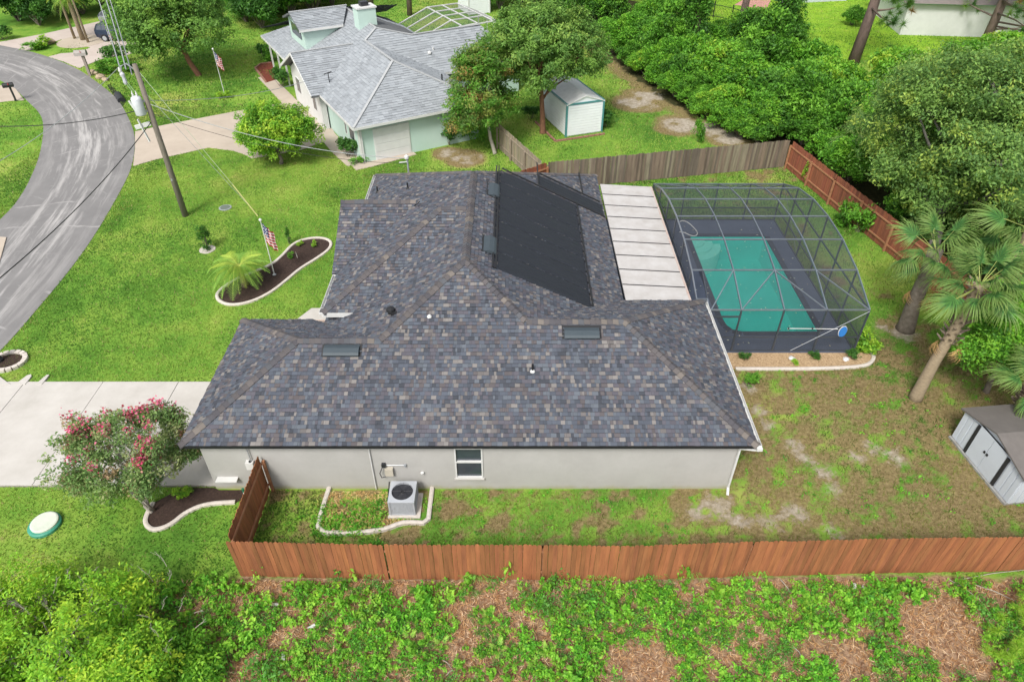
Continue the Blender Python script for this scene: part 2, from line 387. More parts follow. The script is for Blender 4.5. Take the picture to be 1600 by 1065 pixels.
def asphalt():
    m, n, l, b = newmat('worn_asphalt'); nt = m.node_tree
    b.inputs['Roughness'].default_value = .92; b.inputs['Specular IOR Level'].default_value = .25
    uvn = nt.nodes.new('ShaderNodeUVMap'); uv = uvn.outputs[0]
    sx = nt.nodes.new('ShaderNodeSeparateXYZ'); l.new(uv, sx.inputs[0])
    w = coords(nt, 'World')
    grain = noise(nt, 30, 5, .8, w); med = noise(nt, .5, 5, .6, w)
    base = ramp(nt, mth(nt, 'ADD', mth(nt, 'MULTIPLY', grain, .5), mth(nt, 'MULTIPLY', med, .5)), [(.3, (.155, .15, .149)), (.7, (.235, .228, .224))])
    mp = nt.nodes.new('ShaderNodeMapping'); mp.inputs['Scale'].default_value = (.07, .8, 1); l.new(uv, mp.inputs[0])
    streak = noise(nt, 1.6, 9, .72, mp.outputs[0], 0)
    bandn = mth(nt, 'ABSOLUTE', mth(nt, 'SUBTRACT', sx.outputs[1], 3.1)); band = mth(nt, 'SUBTRACT', 1.0, mth(nt, 'DIVIDE', bandn, 3.3), clamp=True)
    st = mth(nt, 'MULTIPLY', mth(nt, 'MULTIPLY', mth(nt, 'SUBTRACT', streak, .49), 8, clamp=True), mth(nt, 'POWER', band, .8))
    wv = noise(nt, .5, 4, .6, uv); mk = noise(nt, .45, 3, .6, w)
    fr = mth(nt, 'ABSOLUTE', mth(nt, 'SUBTRACT', mth(nt, 'FRACT', mth(nt, 'ADD', mth(nt, 'MULTIPLY', sx.outputs[0], .36), mth(nt, 'MULTIPLY', wv, .3))), .5))
    ln = mth(nt, 'MULTIPLY', mth(nt, 'SUBTRACT', 1.0, mth(nt, 'DIVIDE', fr, .035), clamp=True), mth(nt, 'MULTIPLY', mth(nt, 'SUBTRACT', mk, .44), 6, clamp=True))
    for v0, s0 in ((1.6, .0), (2.7, .4), (4.1, .8)):
        dv = mth(nt, 'ABSOLUTE', mth(nt, 'SUBTRACT', mth(nt, 'ADD', sx.outputs[1], mth(nt, 'MULTIPLY', mth(nt, 'SUBTRACT', wv, .5), .5)), v0))
        l1 = mth(nt, 'MULTIPLY', mth(nt, 'SUBTRACT', 1.0, mth(nt, 'DIVIDE', dv, .13), clamp=True), mth(nt, 'MULTIPLY', mth(nt, 'SUBTRACT', noise(nt, .3 + .1*s0, 3, .6, w), .45), 6, clamp=True))
        ln = mth(nt, 'MAXIMUM', ln, l1)
    mp2 = nt.nodes.new('ShaderNodeMapping'); mp2.inputs['Scale'].default_value = (.30, .42, 1); l.new(uv, mp2.inputs[0])
    wob = nt.nodes.new('ShaderNodeVectorMath'); wob.operation = 'ADD'
    nz = nt.nodes.new('ShaderNodeTexNoise'); nz.inputs['Scale'].default_value = .8; l.new(uv, nz.inputs['Vector'])
    sc_ = nt.nodes.new('ShaderNodeVectorMath'); sc_.operation = 'SCALE'; sc_.inputs['Scale'].default_value = .5; l.new(nz.outputs['Color'], sc_.inputs[0])
    l.new(mp2.outputs[0], wob.inputs[0]); l.new(sc_.outputs[0], wob.inputs[1])
    vo = nt.nodes.new('ShaderNodeTexVoronoi'); vo.feature = 'DISTANCE_TO_EDGE'; vo.inputs['Scale'].default_value = 1.0; vo.inputs['Randomness'].default_value = .75
    l.new(wob.outputs[0], vo.inputs['Vector'])
    crack = mth(nt, 'MULTIPLY', mth(nt, 'SUBTRACT', 1.0, mth(nt, 'DIVIDE', vo.outputs['Distance'], .022), clamp=True), mth(nt, 'MULTIPLY', mth(nt, 'SUBTRACT', med, .38), 5, clamp=True))
    lt = mth(nt, 'MAXIMUM', mth(nt, 'MULTIPLY', st, .85), mth(nt, 'MAXIMUM', mth(nt, 'MULTIPLY', ln, .6), mth(nt, 'MULTIPLY', crack, .2)))
    c = mixc(nt, mth(nt, 'MULTIPLY', lt, mth(nt, 'ADD', mth(nt, 'MULTIPLY', grain, .8), .5), clamp=True), base, (.50, .48, .465))
    dk = mth(nt, 'MULTIPLY', mth(nt, 'SUBTRACT', noise(nt, .9, 5, .6, uv, .8), .62), 4, clamp=True)
    c = mixc(nt, mth(nt, 'MULTIPLY', dk, .3), c, (.11, .105, .10))
    l.new(c, b.inputs['Base Color']); bump(nt, grain, b, .3, .01)
    return m
def resample(P, n):
    P = [Vector(p) for p in P]; L = [0]
    for a, b in zip(P, P[1:]): L.append(L[-1] + (b - a).length)
    out = []
    for i in range(n):
        t = L[-1] * i / (n - 1); k = max(j for j in range(len(L)) if L[j] <= t + 1e-6); k = min(k, len(P) - 2)
        u = (t - L[k]) / (L[k+1] - L[k]); out.append(P[k].lerp(P[k+1], u))
    return out
def smooth(P, it=2, closed=False):
    P = [Vector(p) for p in P]
    for _ in range(it):
        Q = []
        n = len(P); rng_ = range(n if closed else n - 1)
        if not closed: Q.append(P[0])
        for i in rng_:
            a, b = P[i], P[(i+1) % n]; Q += [a.lerp(b, .25), a.lerp(b, .75)]
        if not closed: Q.append(P[-1])
        P = Q
    return P
def build_road():
    A = resample(smooth(ROAD_OUT), 60); B = resample(smooth(ROAD_IN), 60)
    me = bpy.data.meshes.new('road'); V = []; F = []; UV = []; K = 6; s = 0
    for i in range(60):
        if i: s += ((A[i] + B[i]) / 2 - (A[i-1] + B[i-1]) / 2).length
        for k in range(K + 1):
            p = A[i].lerp(B[i], k / K); V.append((p.x, p.y, .02 + .05 * (1 - (2*k/K - 1)**2))); UV.append((s, 6.5 * k / K))
    for i in range(59):
        for k in range(K): F.append((i*(K+1)+k, i*(K+1)+k+1, (i+1)*(K+1)+k+1, (i+1)*(K+1)+k))
    me.from_pydata(V, [], F); uv = me.uv_layers.new(name='UVMap')
    for lp in me.loops: uv.data[lp.index].uv = UV[lp.vertex_index]
    me.materials.append(asphalt()); me.update()
    o = link('road', me); o['kind'] = 'structure'
build_road()
# own driveway: separate slabs with open joints over a base
dr = sheet('driveway', [(-25.6, 15.35), (-10.2, 15.35), (-10.2, 20.8), (-23.0, 20.8)], .012, M('joint_sand', (.26, .24, .21), rough=1))
xs_ = [-10.3, -13.7, -16.8, -20.0, -22.95]
slabm = MB()
for i in range(4):
    a, c = xs_[i], xs_[i+1]
    for j, (y0, y1) in enumerate(((15.4, 20.76),)):
        MB().prism([(c + .012, y0), (a - .012, y0), (a - .012, y1 - .01), (c + .012, y1 - .01)], -.05, .045 + .003*((i+j) % 2)).build('slab', CONC, dr)
MB().prism([(-25.4, 15.4), (-22.97, 15.4), (-22.97, 20.7), (-23.0, 20.7)], -.05, .046).build('slab', CONC, dr)
# pointed concrete kerb ends at the mouth of the drive
for k, pts in enumerate(([(-5, 586), (17, 602), (-8, 604)], [(24, 602), (43, 588), (49, 586), (50, 589), (40, 602)], [(56, 602), (74, 587), (78, 587), (66, 602)])):
    o = MB().prism(GS(pts), -.05, .07).build('concrete_kerb_end', CONC)
    tag(o, ['white concrete kerb wedge at the drive mouth, the broad one by the ring planter', 'white concrete kerb wedge with rounded tip between two others by the drive', 'thin pointed white concrete kerb wedge at the lawn edge of the drive'][k], 'kerb', 'kerb wedges at the drive mouth')
sheet('front_path', [(-10.7, 20.9), (-10.2, 24.4), (-9.4, 25.85), (-6.2, 25.9), (-6.2, 20.9)], .05, CONC)
def lushmat():
    m, n, l, b = newmat('bright_far_lawn'); nt = m.node_tree; v = coords(nt, 'World'); b.inputs['Roughness'].default_value = 1; b.inputs['Specular IOR Level'].default_value = .1
    l.new(ramp(nt, noise(nt, .5, 8, .7, v), [(.3, (.12, .27, .02)), (.55, (.22, .38, .03)), (.75, (.33, .42, .05))]), b.inputs['Base Color']); bump(nt, noise(nt, 20, 4, .8, v), b, .5, .04); return m
sheet('far_lawn', GS([(1062, -4), (1640, -4), (1640, 92), (1440, 92), (1330, 94), (1240, 78), (1200, 62), (1110, 50)]), .02, lushmat())
nd = sheet('neighbour_driveway', NDRIVE, .035, TANCONC)
sheet('far_driveway', FDRIVE, .03, PINKCONC)
sheet('street_driveway', LDRIVE, .03, TANCONC)
sheet('garden_path', WALK, .045, TANCONC); sheet('side_path', WALK2, .052, TANCONC)
sheet('garage_apron', GS([(590, 247), (585, 238), (632, 229), (646, 234), (640, 238)]), .060, TANCONC)
sheet('side_driveway', GS([(-30, 372), (-5, 372), (11, 373), (-2, 420), (-30, 440)]), .11, TANCONC)

def curb_ring(name, pts, label, group=None, w=.16, h=.10, closed=True, it=2):
    P = smooth(pts, it, closed); n = len(P); t = thing(name, label, 'kerb', (P[0].x, P[0].y, 0), 0, group)
    rows = []; mb = MB()
    for i in range(n + (1 if closed else 0)):
        p = P[i % n]; a = P[(i-1) % n] if (closed or i > 0) else p; b = P[(i+1) % n] if (closed or i < n-1) else p
        d = (b - a); d.z = 0; d.normalize(); nrm = Vector((-d.y, d.x, 0)); q = p - Vector((P[0].x, P[0].y, 0))
        rows.append([q + nrm*w/2 + Vector((0, 0, -.03)), q + nrm*w*.45 + Vector((0, 0, h*.8)), q + nrm*w*.15 + Vector((0, 0, h)), q - nrm*w*.15 + Vector((0, 0, h)), q - nrm*w*.45 + Vector((0, 0, h*.8)), q - nrm*w/2 + Vector((0, 0, -.03))])
    # cast in short runs, each its own piece
    k = 0; runs = max(1, len(rows) // 5)
    for r in range(runs):
        a = r * (len(rows) - 1) // runs; b = (r + 1) * (len(rows) - 1) // runs
        m2 = MB(); m2.quadgrid(rows[a:b+1]); m2.face(rows[a][::-1]); m2.face(rows[b]); m2.build('kerb_run', CURB, t)
    return P
KID = GS([(300 + x*.2628, 250 + y*.2628) for x, y in [(140, 820), (170, 770), (280, 700), (380, 665), (480, 622), (540, 570), (590, 512), (640, 482), (720, 465), (790, 468), (832, 492), (818, 535), (740, 590), (640, 650), (560, 720), (470, 790), (370, 840), (270, 865), (190, 860)]])
P = curb_ring('garden_kerb', KID, 'white concrete kerb round the kidney-shaped lawn bed')
sheet('kidney_bed', P, .03, MULCH)
B2 = GS([(240, 786), (229, 806), (227, 820), (240, 830), (266, 822), (292, 800), (322, 788), (368, 785)])
P = curb_ring('bed_kerb', B2, 'white curving kerb round the mulch bed under the flowering tree', closed=False)
sheet('tree_bed', [(p.x, p.y) for p in P] + [(-8.6, 15.2), (-10.2, 15.2), (-10.4, 15.3), (-11.5, 15.3)], .03, MULCH)
B3 = GS([(460 + x/5, 680 + y/5) for x, y in [(275, 415), (215, 600), (175, 765), (430, 772), (600, 757), (720, 737), (830, 692), (900, 685), (1045, 692), (1060, 560), (1078, 412)]])
P = curb_ring('condenser_bed_kerb', B3, 'white block kerb round the grassy bed of the air conditioner', h=.13, closed=False, it=1)
B4 = GS([(1149, 577), (1200, 577), (1260, 577), (1330, 575), (1357, 571), (1366, 561), (1361, 551)])
P = curb_ring('gravel_bed_kerb', B4, 'cream kerb with rounded end along the gravel strip beside the pool cage', closed=False)
sheet('gravel_bed', [(p.x, p.y) for p in P] + [(14.8, 22.6), (7.7, 22.6), (7.7, 21.8)], .04, GRAVEL)
# ------------------------------------------------------------ the house with the dark laminated-shingle roof
rs = np.random.RandomState(5); rnd = random.Random(8)
def shingle_mat(name):
    m, n, l, b = newmat(name); nt = m.node_tree
    a = attr(nt); v = coords(nt, 'World')
    g = noise(nt, 60, 4, .8, v); big = noise(nt, .5, 4, .6, v)
    f = mth(nt, 'ADD', mth(nt, 'MULTIPLY', g, .5), mth(nt, 'ADD', mth(nt, 'MULTIPLY', big, .35), .58))
    cc = nt.nodes.new('ShaderNodeVectorMath'); cc.operation = 'SCALE'; l.new(a.outputs['Color'], cc.inputs[0]); l.new(f, cc.inputs['Scale'])
    l.new(cc.outputs[0], b.inputs['Base Color']); b.inputs['Roughness'].default_value = .9; b.inputs['Specular IOR Level'].default_value = .25
    bump(nt, g, b, .35, .006); return m
SHING = shingle_mat('laminated_shingle')
SPAL = np.array([(.076, .087, .108), (.090, .083, .097), (.20, .180, .162), (.045, .050, .061), (.104, .117, .134), (.098, .083, .082), (.060, .069, .086), (.145, .128, .118)])
SPAL = (SPAL*.80 + SPAL.mean(0)*.20)*np.array([1.0, 1.025, 1.07])
SW = np.array([.22, .18, .075, .10, .15, .10, .11, .065]); SW /= SW.sum()
COURSE = .143
def plane_frame(poly, down):
    """s along the eave, r up the slope"""
    d = Vector((down[0], down[1], 0)).normalized(); P = [Vector(p) for p in poly]
    n = Vector((0, 0, 0))
    for i in range(len(P)): n += (P[i] - P[0]).cross(P[(i+1) % len(P)] - P[0])
    if n.z < 0: n = -n
    n.normalize(); s = Vector((-d.y, d.x, 0)); r = n.cross(s); r.normalize()
    if r.z < 0: r = -r
    return P[0], s, r, n
def interval(poly, r):
    xs = []
    for i in range(len(poly)):
        a, b = poly[i], poly[(i+1) % len(poly)]
        if (a[1] <= r) != (b[1] <= r): xs.append(a[0] + (r - a[1]) * (b[0] - a[0]) / (b[1] - a[1]))
    return (min(xs), max(xs)) if len(xs) >= 2 else None
def shingles(poly, down, pal=SPAL, wts=SW, wmin=.065, wmax=.21, course=COURSE, singles=0):
    """quads (top face and butt edge) for one roof plane; the first `singles` tabs are returned apart"""
    o, s, r, n = plane_frame(poly, down)
    L = [((Vector(p) - o).dot(s), (Vector(p) - o).dot(r)) for p in poly]
    r0 = min(p[1] for p in L); r1 = max(p[1] for p in L)
    V = []; C = []; S = []
    nrow = int(math.ceil((r1 - r0) / course))
    for k in range(nrow):
        a = r0 + k*course; b = min(a + course, r1)
        i0 = interval(L, a + .003); i1 = interval(L, b - .003)
        if not i0 and not i1: continue
        if not i0: i0 = i1
        if not i1: i1 = ((i0[0]+i0[1])/2,) * 2
        lo = min(i0[0], i1[0]); hi = max(i0[1], i1[1]); x = lo - rs.rand()*.2
        while x < hi:
            w = wmin + (wmax - wmin) * rs.rand()**1.5
            xa, xb = x, min(x + w - .004, hi); x += w
            q = [min(max(xa, i0[0]), i0[1]), min(max(xb, i0[0]), i0[1]), min(max(xb, i1[0]), i1[1]), min(max(xa, i1[0]), i1[1])]
            if q[1] - q[0] < .01 and q[2] - q[3] < .01: continue
            lift = .014 + (.016 if rs.rand() < .5 else 0) + .002*rs.rand()
            c = pal[rs.choice(len(pal), p=wts)] * (.88 + .24*rs.rand())
            b0 = o + s*q[0] + r*a; b1 = o + s*q[1] + r*a; t1 = o + s*q[2] + r*(b + .01); t0 = o + s*q[3] + r*(b + .01)
            p = [b0 + n*lift, b1 + n*lift, t1 + n*.001, t0 + n*.001]
            e = [b0, b1, b1 + n*lift, b0 + n*lift]
            if len(S) < singles and q[1]-q[0] > .08: S.append((p, e, c)); continue
            V += p + e; C += [c]*4 + [c*.28]*4  # butt edges coloured darker to paint the shadow line below each course
    return V, C, S
def stuff_mesh(name, V, C, mat, parent):
    me = fast_mesh(name, np.array([tuple(v) for v in V]), None, mat, np.array(C)); o = link(name, me, parent); o['kind'] = 'stuff'; return o

HOUSE = thing('house', 'grey stucco house under a dark multi-hip roof of blue and brown shingles', 'house', (0, 15.27, 0))
def hp(o):   # keep world coordinates under the house empty
    o.matrix_parent_inverse = Matrix.Translation((0, -15.27, 0)); return o
A = (-10.7, 14.9, 2.6); B = (7.9, 14.9, 2.6); APX = (-1.7, 21.1, 5.7); FAR = (-1.7, 28.4, 5.7)
GR0 = (-7.35, 18.25, 4.275); GR1 = (-4.55, 18.25, 4.275); RR0 = (.5, 18.9, 4.6); RR1 = (3.9, 18.9, 4.6)
C0 = (-7.19, 20.77, 3.55); V1 = (-6.0, 20.77, 3.55); WR0 = (-2.89, 25.07, 5.7); WR1 = (-1.7, 25.07, 5.7)
PLANES = [
 ('front', [A, B, RR1, RR0, APX, GR1, GR0], (0, -1)),
 ('garage_end', [A, GR0, (-10.7, 21.6, 2.6)], (-1, 0)),
 ('garage_back', [GR0, GR1, (-7.9, 21.6, 2.6), (-10.7, 21.6, 2.6)], (0, 1)),
 ('right_end', [B, (7.9, 22.9, 2.6), RR1], (1, 0)),
 ('right_back', [(7.9, 22.9, 2.6), (4.5, 22.9, 2.6), RR0, RR1], (0, 1)),
 ('right_main', [APX, RR0, (4.5, 22.9, 2.6), (4.6, 23.0, 2.55), (4.6, 34.7, 2.55), FAR], (1, 0)),
 ('left_main', [GR1, APX, FAR, (-7.25, 33.95, 2.925), (-7.25, 20.95, 2.925)], (-1, 0)),
 ('far_end', [FAR, (4.6, 34.7, 2.55), (-7.25, 34.7, 2.55), (-7.25, 33.95, 2.925)], (0, 1)),
 ('wing_front', [C0, V1, WR1, WR0], (0, -1)),
 ('wing_left', [C0, WR0, (-7.19, 29.37, 3.55)], (-1, 0)),
 ('wing_back', [WR0, WR1, (-6.0, 29.37, 3.55), (-7.19, 29.37, 3.55)], (0, 1)),
 ('gable_front', [(-7.37, 23.43, 3.55), (-7.2, 23.43, 3.55), (-3.97, 26.66, 5.165), (-7.37, 26.66, 5.165)], (0, -1)),
 ('gable_back', [(-7.37, 26.66, 5.165), (-3.97, 26.66, 5.165), (-7.2, 29.89, 3.55), (-7.37, 29.89, 3.55)], (0, 1)),
]
roofdeck = MB()
for nm, poly, dn in PLANES:
    o_, s_, r_, n_ = plane_frame(poly, dn)
    roofdeck.face([Vector(p) - n_*.004 for p in poly]); roofdeck.face([Vector(p) - n_*.05 for p in poly][::-1])
    for i in range(len(poly)):
        a = Vector(poly[i]); b = Vector(poly[(i+1) % len(poly)])
        roofdeck.face([a - n_*.004, b - n_*.004, b - n_*.05, a - n_*.05])
ROOF = hp(roofdeck.build('roof', M('roof_felt', (.05, .05, .055), rough=.95), HOUSE))
allV = []; allC = []; singles = []
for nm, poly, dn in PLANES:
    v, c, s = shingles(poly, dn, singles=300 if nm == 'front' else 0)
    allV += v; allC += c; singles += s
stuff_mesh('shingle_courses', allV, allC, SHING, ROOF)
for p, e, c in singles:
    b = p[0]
    me = fast_mesh('shingle', np.array([tuple(q - b) for q in p + e]), None, SHING, np.array([c]*4 + [c*.28]*4))  # single tabs carry the same painted shadow line on the butt edge
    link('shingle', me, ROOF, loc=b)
# hip and ridge caps
def caps(p0, p1, up0=None, n=None, wdt=.15, expo=.20, asobj=True, drop=.5, pal=SPAL, parent=None):
    p0 = Vector(p0); p1 = Vector(p1); d = (p1 - p0); L = d.length; d.normalize()
    hz = Vector((d.x, d.y, 0)).normalized(); side = Vector((-hz.y, hz.x, 0))
    hip = abs(d.z) > .1
    k = .335 if hip else .5           # fall to each side
    out = []
    N = int(L / expo)
    for i in range(N):
        a = p0 + d*(i*expo); ln = expo + .03
        q = []
        for sgn in (1, -1):
            sv = (side*sgn*wdt + Vector((0, 0, -k*wdt)))
            up = Vector((0, 0, 1))
            lo, hi_ = .07, .035
            q.append([up*lo, sv + up*lo*.8, sv + d*ln + up*hi_*.7, d*ln + up*hi_])
            q.append([Vector((0, 0, .006)), sv + Vector((0, 0, .002)), sv + up*lo*.8, up*lo])
            q.append([sv + up*.0, sv + d*ln, sv + d*ln + up*hi_*.7, sv + up*lo*.8])
        c = np.array([(.092, .084, .086), (.075, .072, .080), (.15, .132, .118), (.085, .088, .098), (.105, .094, .092)][rs.choice(5, p=[.34, .26, .10, .14, .16])]) * (.95 + .2*rs.rand())
        V = [v for f in q for v in f]
        out.append((a, V, c))
    return out
caplist = []
for p0, p1 in [(A, GR0), (GR0, GR1), (GR1, APX), (RR0, APX), (RR0, RR1), (B, RR1), (APX, FAR), (C0, WR0), (WR0, WR1)]:
    caplist += caps(p0, p1)
capstuff = []
for p0, p1 in [((-10.7, 21.6, 2.6), GR0), ((7.9, 22.9, 2.6), RR1), ((-7.25, 33.95, 2.925), FAR), ((4.6, 34.7, 2.55), FAR), ((-7.37, 26.66, 5.165), (-3.97, 26.66, 5.165))]:
    capstuff += caps(p0, p1)
for a, V, c in caplist[:300]:
    me = fast_mesh('ridge_cap', np.array([tuple(v) for v in V]), None, SHING, np.array([c]*len(V))); link('ridge_cap', me, ROOF, loc=a)
VV = []; CC = []
for a, V, c in caplist[300:] + capstuff: VV += [a + v for v in V]; CC += [c]*len(V)
stuff_mesh('ridge_cap_rows', VV, CC, SHING, ROOF)
# walls
def hbox(name, x0, x1, y0, y1, z0, z1, mat, parent=HOUSE):
    o = MB().box(((x0+x1)/2, (y0+y1)/2, (z0+z1)/2), (x1-x0, y1-y0, z1-z0)).build(name, mat, parent)
    return hp(o) if parent is HOUSE else o
def wallmat():
    m, n, l, b = newmat('side_wall_stucco'); nt = m.node_tree
    b.inputs['Roughness'].default_value = .92; b.inputs['Specular IOR Level'].default_value = .2
    v = coords(nt, 'World'); sx = nt.nodes.new('ShaderNodeSeparateXYZ'); l.new(v, sx.inputs[0])
    f = noise(nt, .9, 8, .7, v); c = ramp(nt, f, [(.3, (.365, .357, .34)), (.7, (.425, .417, .40))])
    st = noise(nt, 2.0, 5, .7, coords(nt, 'World', (1, 1, .15)))
    c = mixc(nt, mth(nt, 'MULTIPLY', mth(nt, 'SUBTRACT', st, .52), 1.4, clamp=True), c, (.36, .345, .32))
    # splash-back algae and soil above the ground
    hgt = mth(nt, 'SUBTRACT', 1.0, mth(nt, 'DIVIDE', sx.outputs[2], .42), clamp=True)
    al = mth(nt, 'MULTIPLY', mth(nt, 'SUBTRACT', mth(nt, 'ADD', hgt, noise(nt, 1.3, 5, .7, coords(nt, 'World', (1, 1, .3)))), 1.02), 2.5, clamp=True)
    c = mixc(nt, mth(nt, 'MULTIPLY', al, .6), c, (.30, .29, .12))
    l.new(c, b.inputs['Base Color']); bump(nt, noise(nt, 70, 3, .7, v), b, .25, .01); return m
WALL = wallmat()
wm = MB()
for (x0, x1, z0, z1) in [(-10.3, -1.92, 0, 2.45), (-.98, 7.5, 0, 2.45), (-1.92, -.98, 0, .62), (-1.92, -.98, 2.12, 2.45)]:
    wm.box(((x0+x1)/2, 15.345, (z0+z1)/2), (x1-x0, .15, z1-z0))
hp(wm.build('wall', WALL, HOUSE))
hbox('wall', -10.3, -4.2, 15.43, 21.2, 0, 2.44, STUCCO); hbox('wall', -4.19, 7.5, 15.43, 22.5, 0, 2.45, STUCCO)
hbox('wall', -6.85, 4.2, 22.51, 34.3, 0, 2.5, STUCCO); hbox('wall', -6.8, -2.0, 21.21, 29.0, 0, 3.4, STUCCO)
g = MB(); g.face([(-7.0, 23.6, 2.4), (-7.0, 29.7, 2.4), (-7.0, 29.7, 3.5), (-7.0, 26.66, 5.05), (-7.0, 23.6, 3.5)]); g.face([(-6.8, 23.6, 2.4), (-6.8, 23.6, 3.5), (-7.0, 23.6, 3.5), (-7.0, 23.6, 2.4)])
hp(g.build('gable_wall', STUCCO, HOUSE))
# soffits, fascia, drip edge, gutters
SOFF = M('soffit', (.60, .59, .57), rough=.7)
FASC = M('cream_fascia', (.62, .53, .47), (.5, .36, .30), 3, .6)
hbox('soffit', -10.6, 7.8, 14.98, 15.43, 2.44, 2.47, SOFF); hbox('soffit', -10.62, -10.28, 15.43, 21.5, 2.44, 2.47, SOFF); hbox('soffit', 7.48, 7.84, 15.43, 22.8, 2.44, 2.47, SOFF)
hbox('drip_edge', -10.7, 7.9, 14.885, 14.935, 2.49, 2.605, BLACK)
hbox('fascia', -10.71, -10.67, 14.94, 21.6, 2.44, 2.6, FASC); hbox('fascia', -10.66, -7.3, 21.56, 21.6, 2.44, 2.6, FASC)
hbox('fascia', 4.5, 7.86, 22.86, 22.9, 2.44, 2.6, WHITE); hbox('fascia', -7.28, -7.24, 29.9, 33.95, 2.74, 2.92, WHITE)
hbox('fascia', -7.2, -6.0, 20.74, 20.78, 3.36, 3.55, WHITE); hbox('soffit', -7.15, -6.0, 20.79, 21.2, 3.36, 3.39, WHITE)
def gutter(x, y0, y1, z, side):
    m = MB(); xo = x + side*.12
    m.box((x + side*.06, (y0+y1)/2, z - .12), (.12, y1-y0, .012)); m.box((xo, (y0+y1)/2, z - .06), (.014, y1-y0, .13)); m.box((x + side*.006, (y0+y1)/2, z - .06), (.012, y1-y0, .12))
    for yy in (y0, y1): m.box((x + side*.06, yy, z - .06), (.12, .012, .12))
    y = y0 + .3
    while y < y1: m.box((x + side*.06, y, z - .005), (.12, .02, .008)); y += .75
    return hp(m.build('gutter', WHITE, HOUSE))
gutter(7.9, 14.92, 22.85, 2.6, 1); gutter(-7.2, 20.8, 23.38, 3.55, -1); gutter(-7.27, 29.95, 33.9, 2.93, -1)
m = MB(); m.box((7.93, 14.84, 2.54), (.18, .14, .11)); hp(m.build('gutter_end', WHITE, HOUSE))
m = MB(); m.bar((7.86, 14.86, 2.47), (7.48, 15.17, 2.2), .085, .06); m.bar((7.48, 15.19, 2.25), (7.48, 15.19, .16), .085, .06); m.bar((7.48, 15.19, .2), (7.43, 14.95, .06), .085, .06)
hp(m.build('downspout', WHITE, HOUSE))
# window
m = MB()
for (x0, x1, z0, z1) in [(-1.92, -1.87, .62, 2.12), (-1.03, -.98, .62, 2.12), (-1.87, -1.03, .62, .675), (-1.87, -1.03, 2.07, 2.12), (-1.87, -1.03, 1.40, 1.45)]:
    m.box(((x0+x1)/2, 15.28, (z0+z1)/2), (x1-x0, .10, z1-z0))
W_ = hp(m.build('window', WHITE, HOUSE))
for z0, z1, yy in ((.675, 1.40, 15.30), (1.45, 2.07, 15.315)):
    o = MB().box((-1.45, yy, (z0+z1)/2), (.84, .01, z1-z0)).build('pane', GLASS, W_)
o = MB().box((-1.45, 15.225, .60), (1.02, .10, .04)).build('sill', STUCCO, W_)
# roof furniture
def vent(c, down, L=1.2, D=.46):
    d = Vector((down[0], down[1], 0)); s = Vector((-d.y, d.x, 0)); sl = (d - Vector((0, 0, .5))).normalized(); nn = s.cross(sl);
    if nn.z < 0: nn = -nn
    c = Vector(c); m = MB()
    def pt(a, b, h): return c + s*a + sl*b + nn*h
    prof = [(-D/2, .015), (-.05, .13), (D*.30, .15), (D/2, .12)]
    for i in range(3):
        m.face([pt(-L/2, prof[i][0], prof[i][1]), pt(L/2, prof[i][0], prof[i][1]), pt(L/2, *prof[i+1]), pt(-L/2, *prof[i+1])])
    for sg in (-1, 1): m.face([pt(sg*L/2, b, h) for b, h in prof] + [pt(sg*L/2, D/2, .05), pt(sg*L/2, -D/2, 0)])
    m.face([pt(-L/2, D/2, .12), pt(L/2, D/2, .12), pt(L/2, D/2, .05), pt(-L/2, D/2, .05)])
    v = hp(m.build('roof_vent', VENT, HOUSE))
    f = MB(); f.face([pt(-L/2 - .08, -D/2 - .08, .022), pt(L/2 + .08, -D/2 - .08, .022), pt(L/2 + .08, D/2, .022), pt(-L/2 - .08, D/2, .022)])
    f.face([pt(-L/2 + .02, D/2 - .03, .025), pt(L/2 - .02, D/2 - .03, .025), pt(L/2 - .02, D/2 - .03, .11), pt(-L/2 + .02, D/2 - .03, .11)])
    f.build('flashing', BLACK, v)
vent((-5.8, 17.88, 4.09), (0, -1)); vent((2.4, 18.46, 4.38), (0, -1))
vent((-.88, 22.75, 5.29), (1, 0), 1.1, .5); vent((-.82, 27.4, 5.26), (1, 0), 1.1, .5)
for (x, y, z, cap) in [(.69, 17.2, 3.75, 0), (-2.88, 19.03, 4.67, 1), (-6.78, 31.47, 3.16, 0), (-5.0, 30.05, 4.05, 0)]:
    m = MB(); m.lathe([(.09, .0), (.08, .03), (.045, .08)], (x, y, z), 10)
    f = hp(m.build('pipe_flashing', WHITE if cap or x > 0 else BLACK, HOUSE))
    if not cap: MB().tube([(x, y, z), (x, y, z + .32)], .038, 8).build('vent_pipe', BLACK, f)
m = MB(); m.lathe([(.12, 0), (.12, .12), (.17, .13), (.15, .22), (.05, .26)], (-4.33, 19.63, 4.38), 10); m.box((-4.2, 19.5, 4.45), (.22, .16, .14)); hp(m.build('exhaust_vent', BLACK, HOUSE))
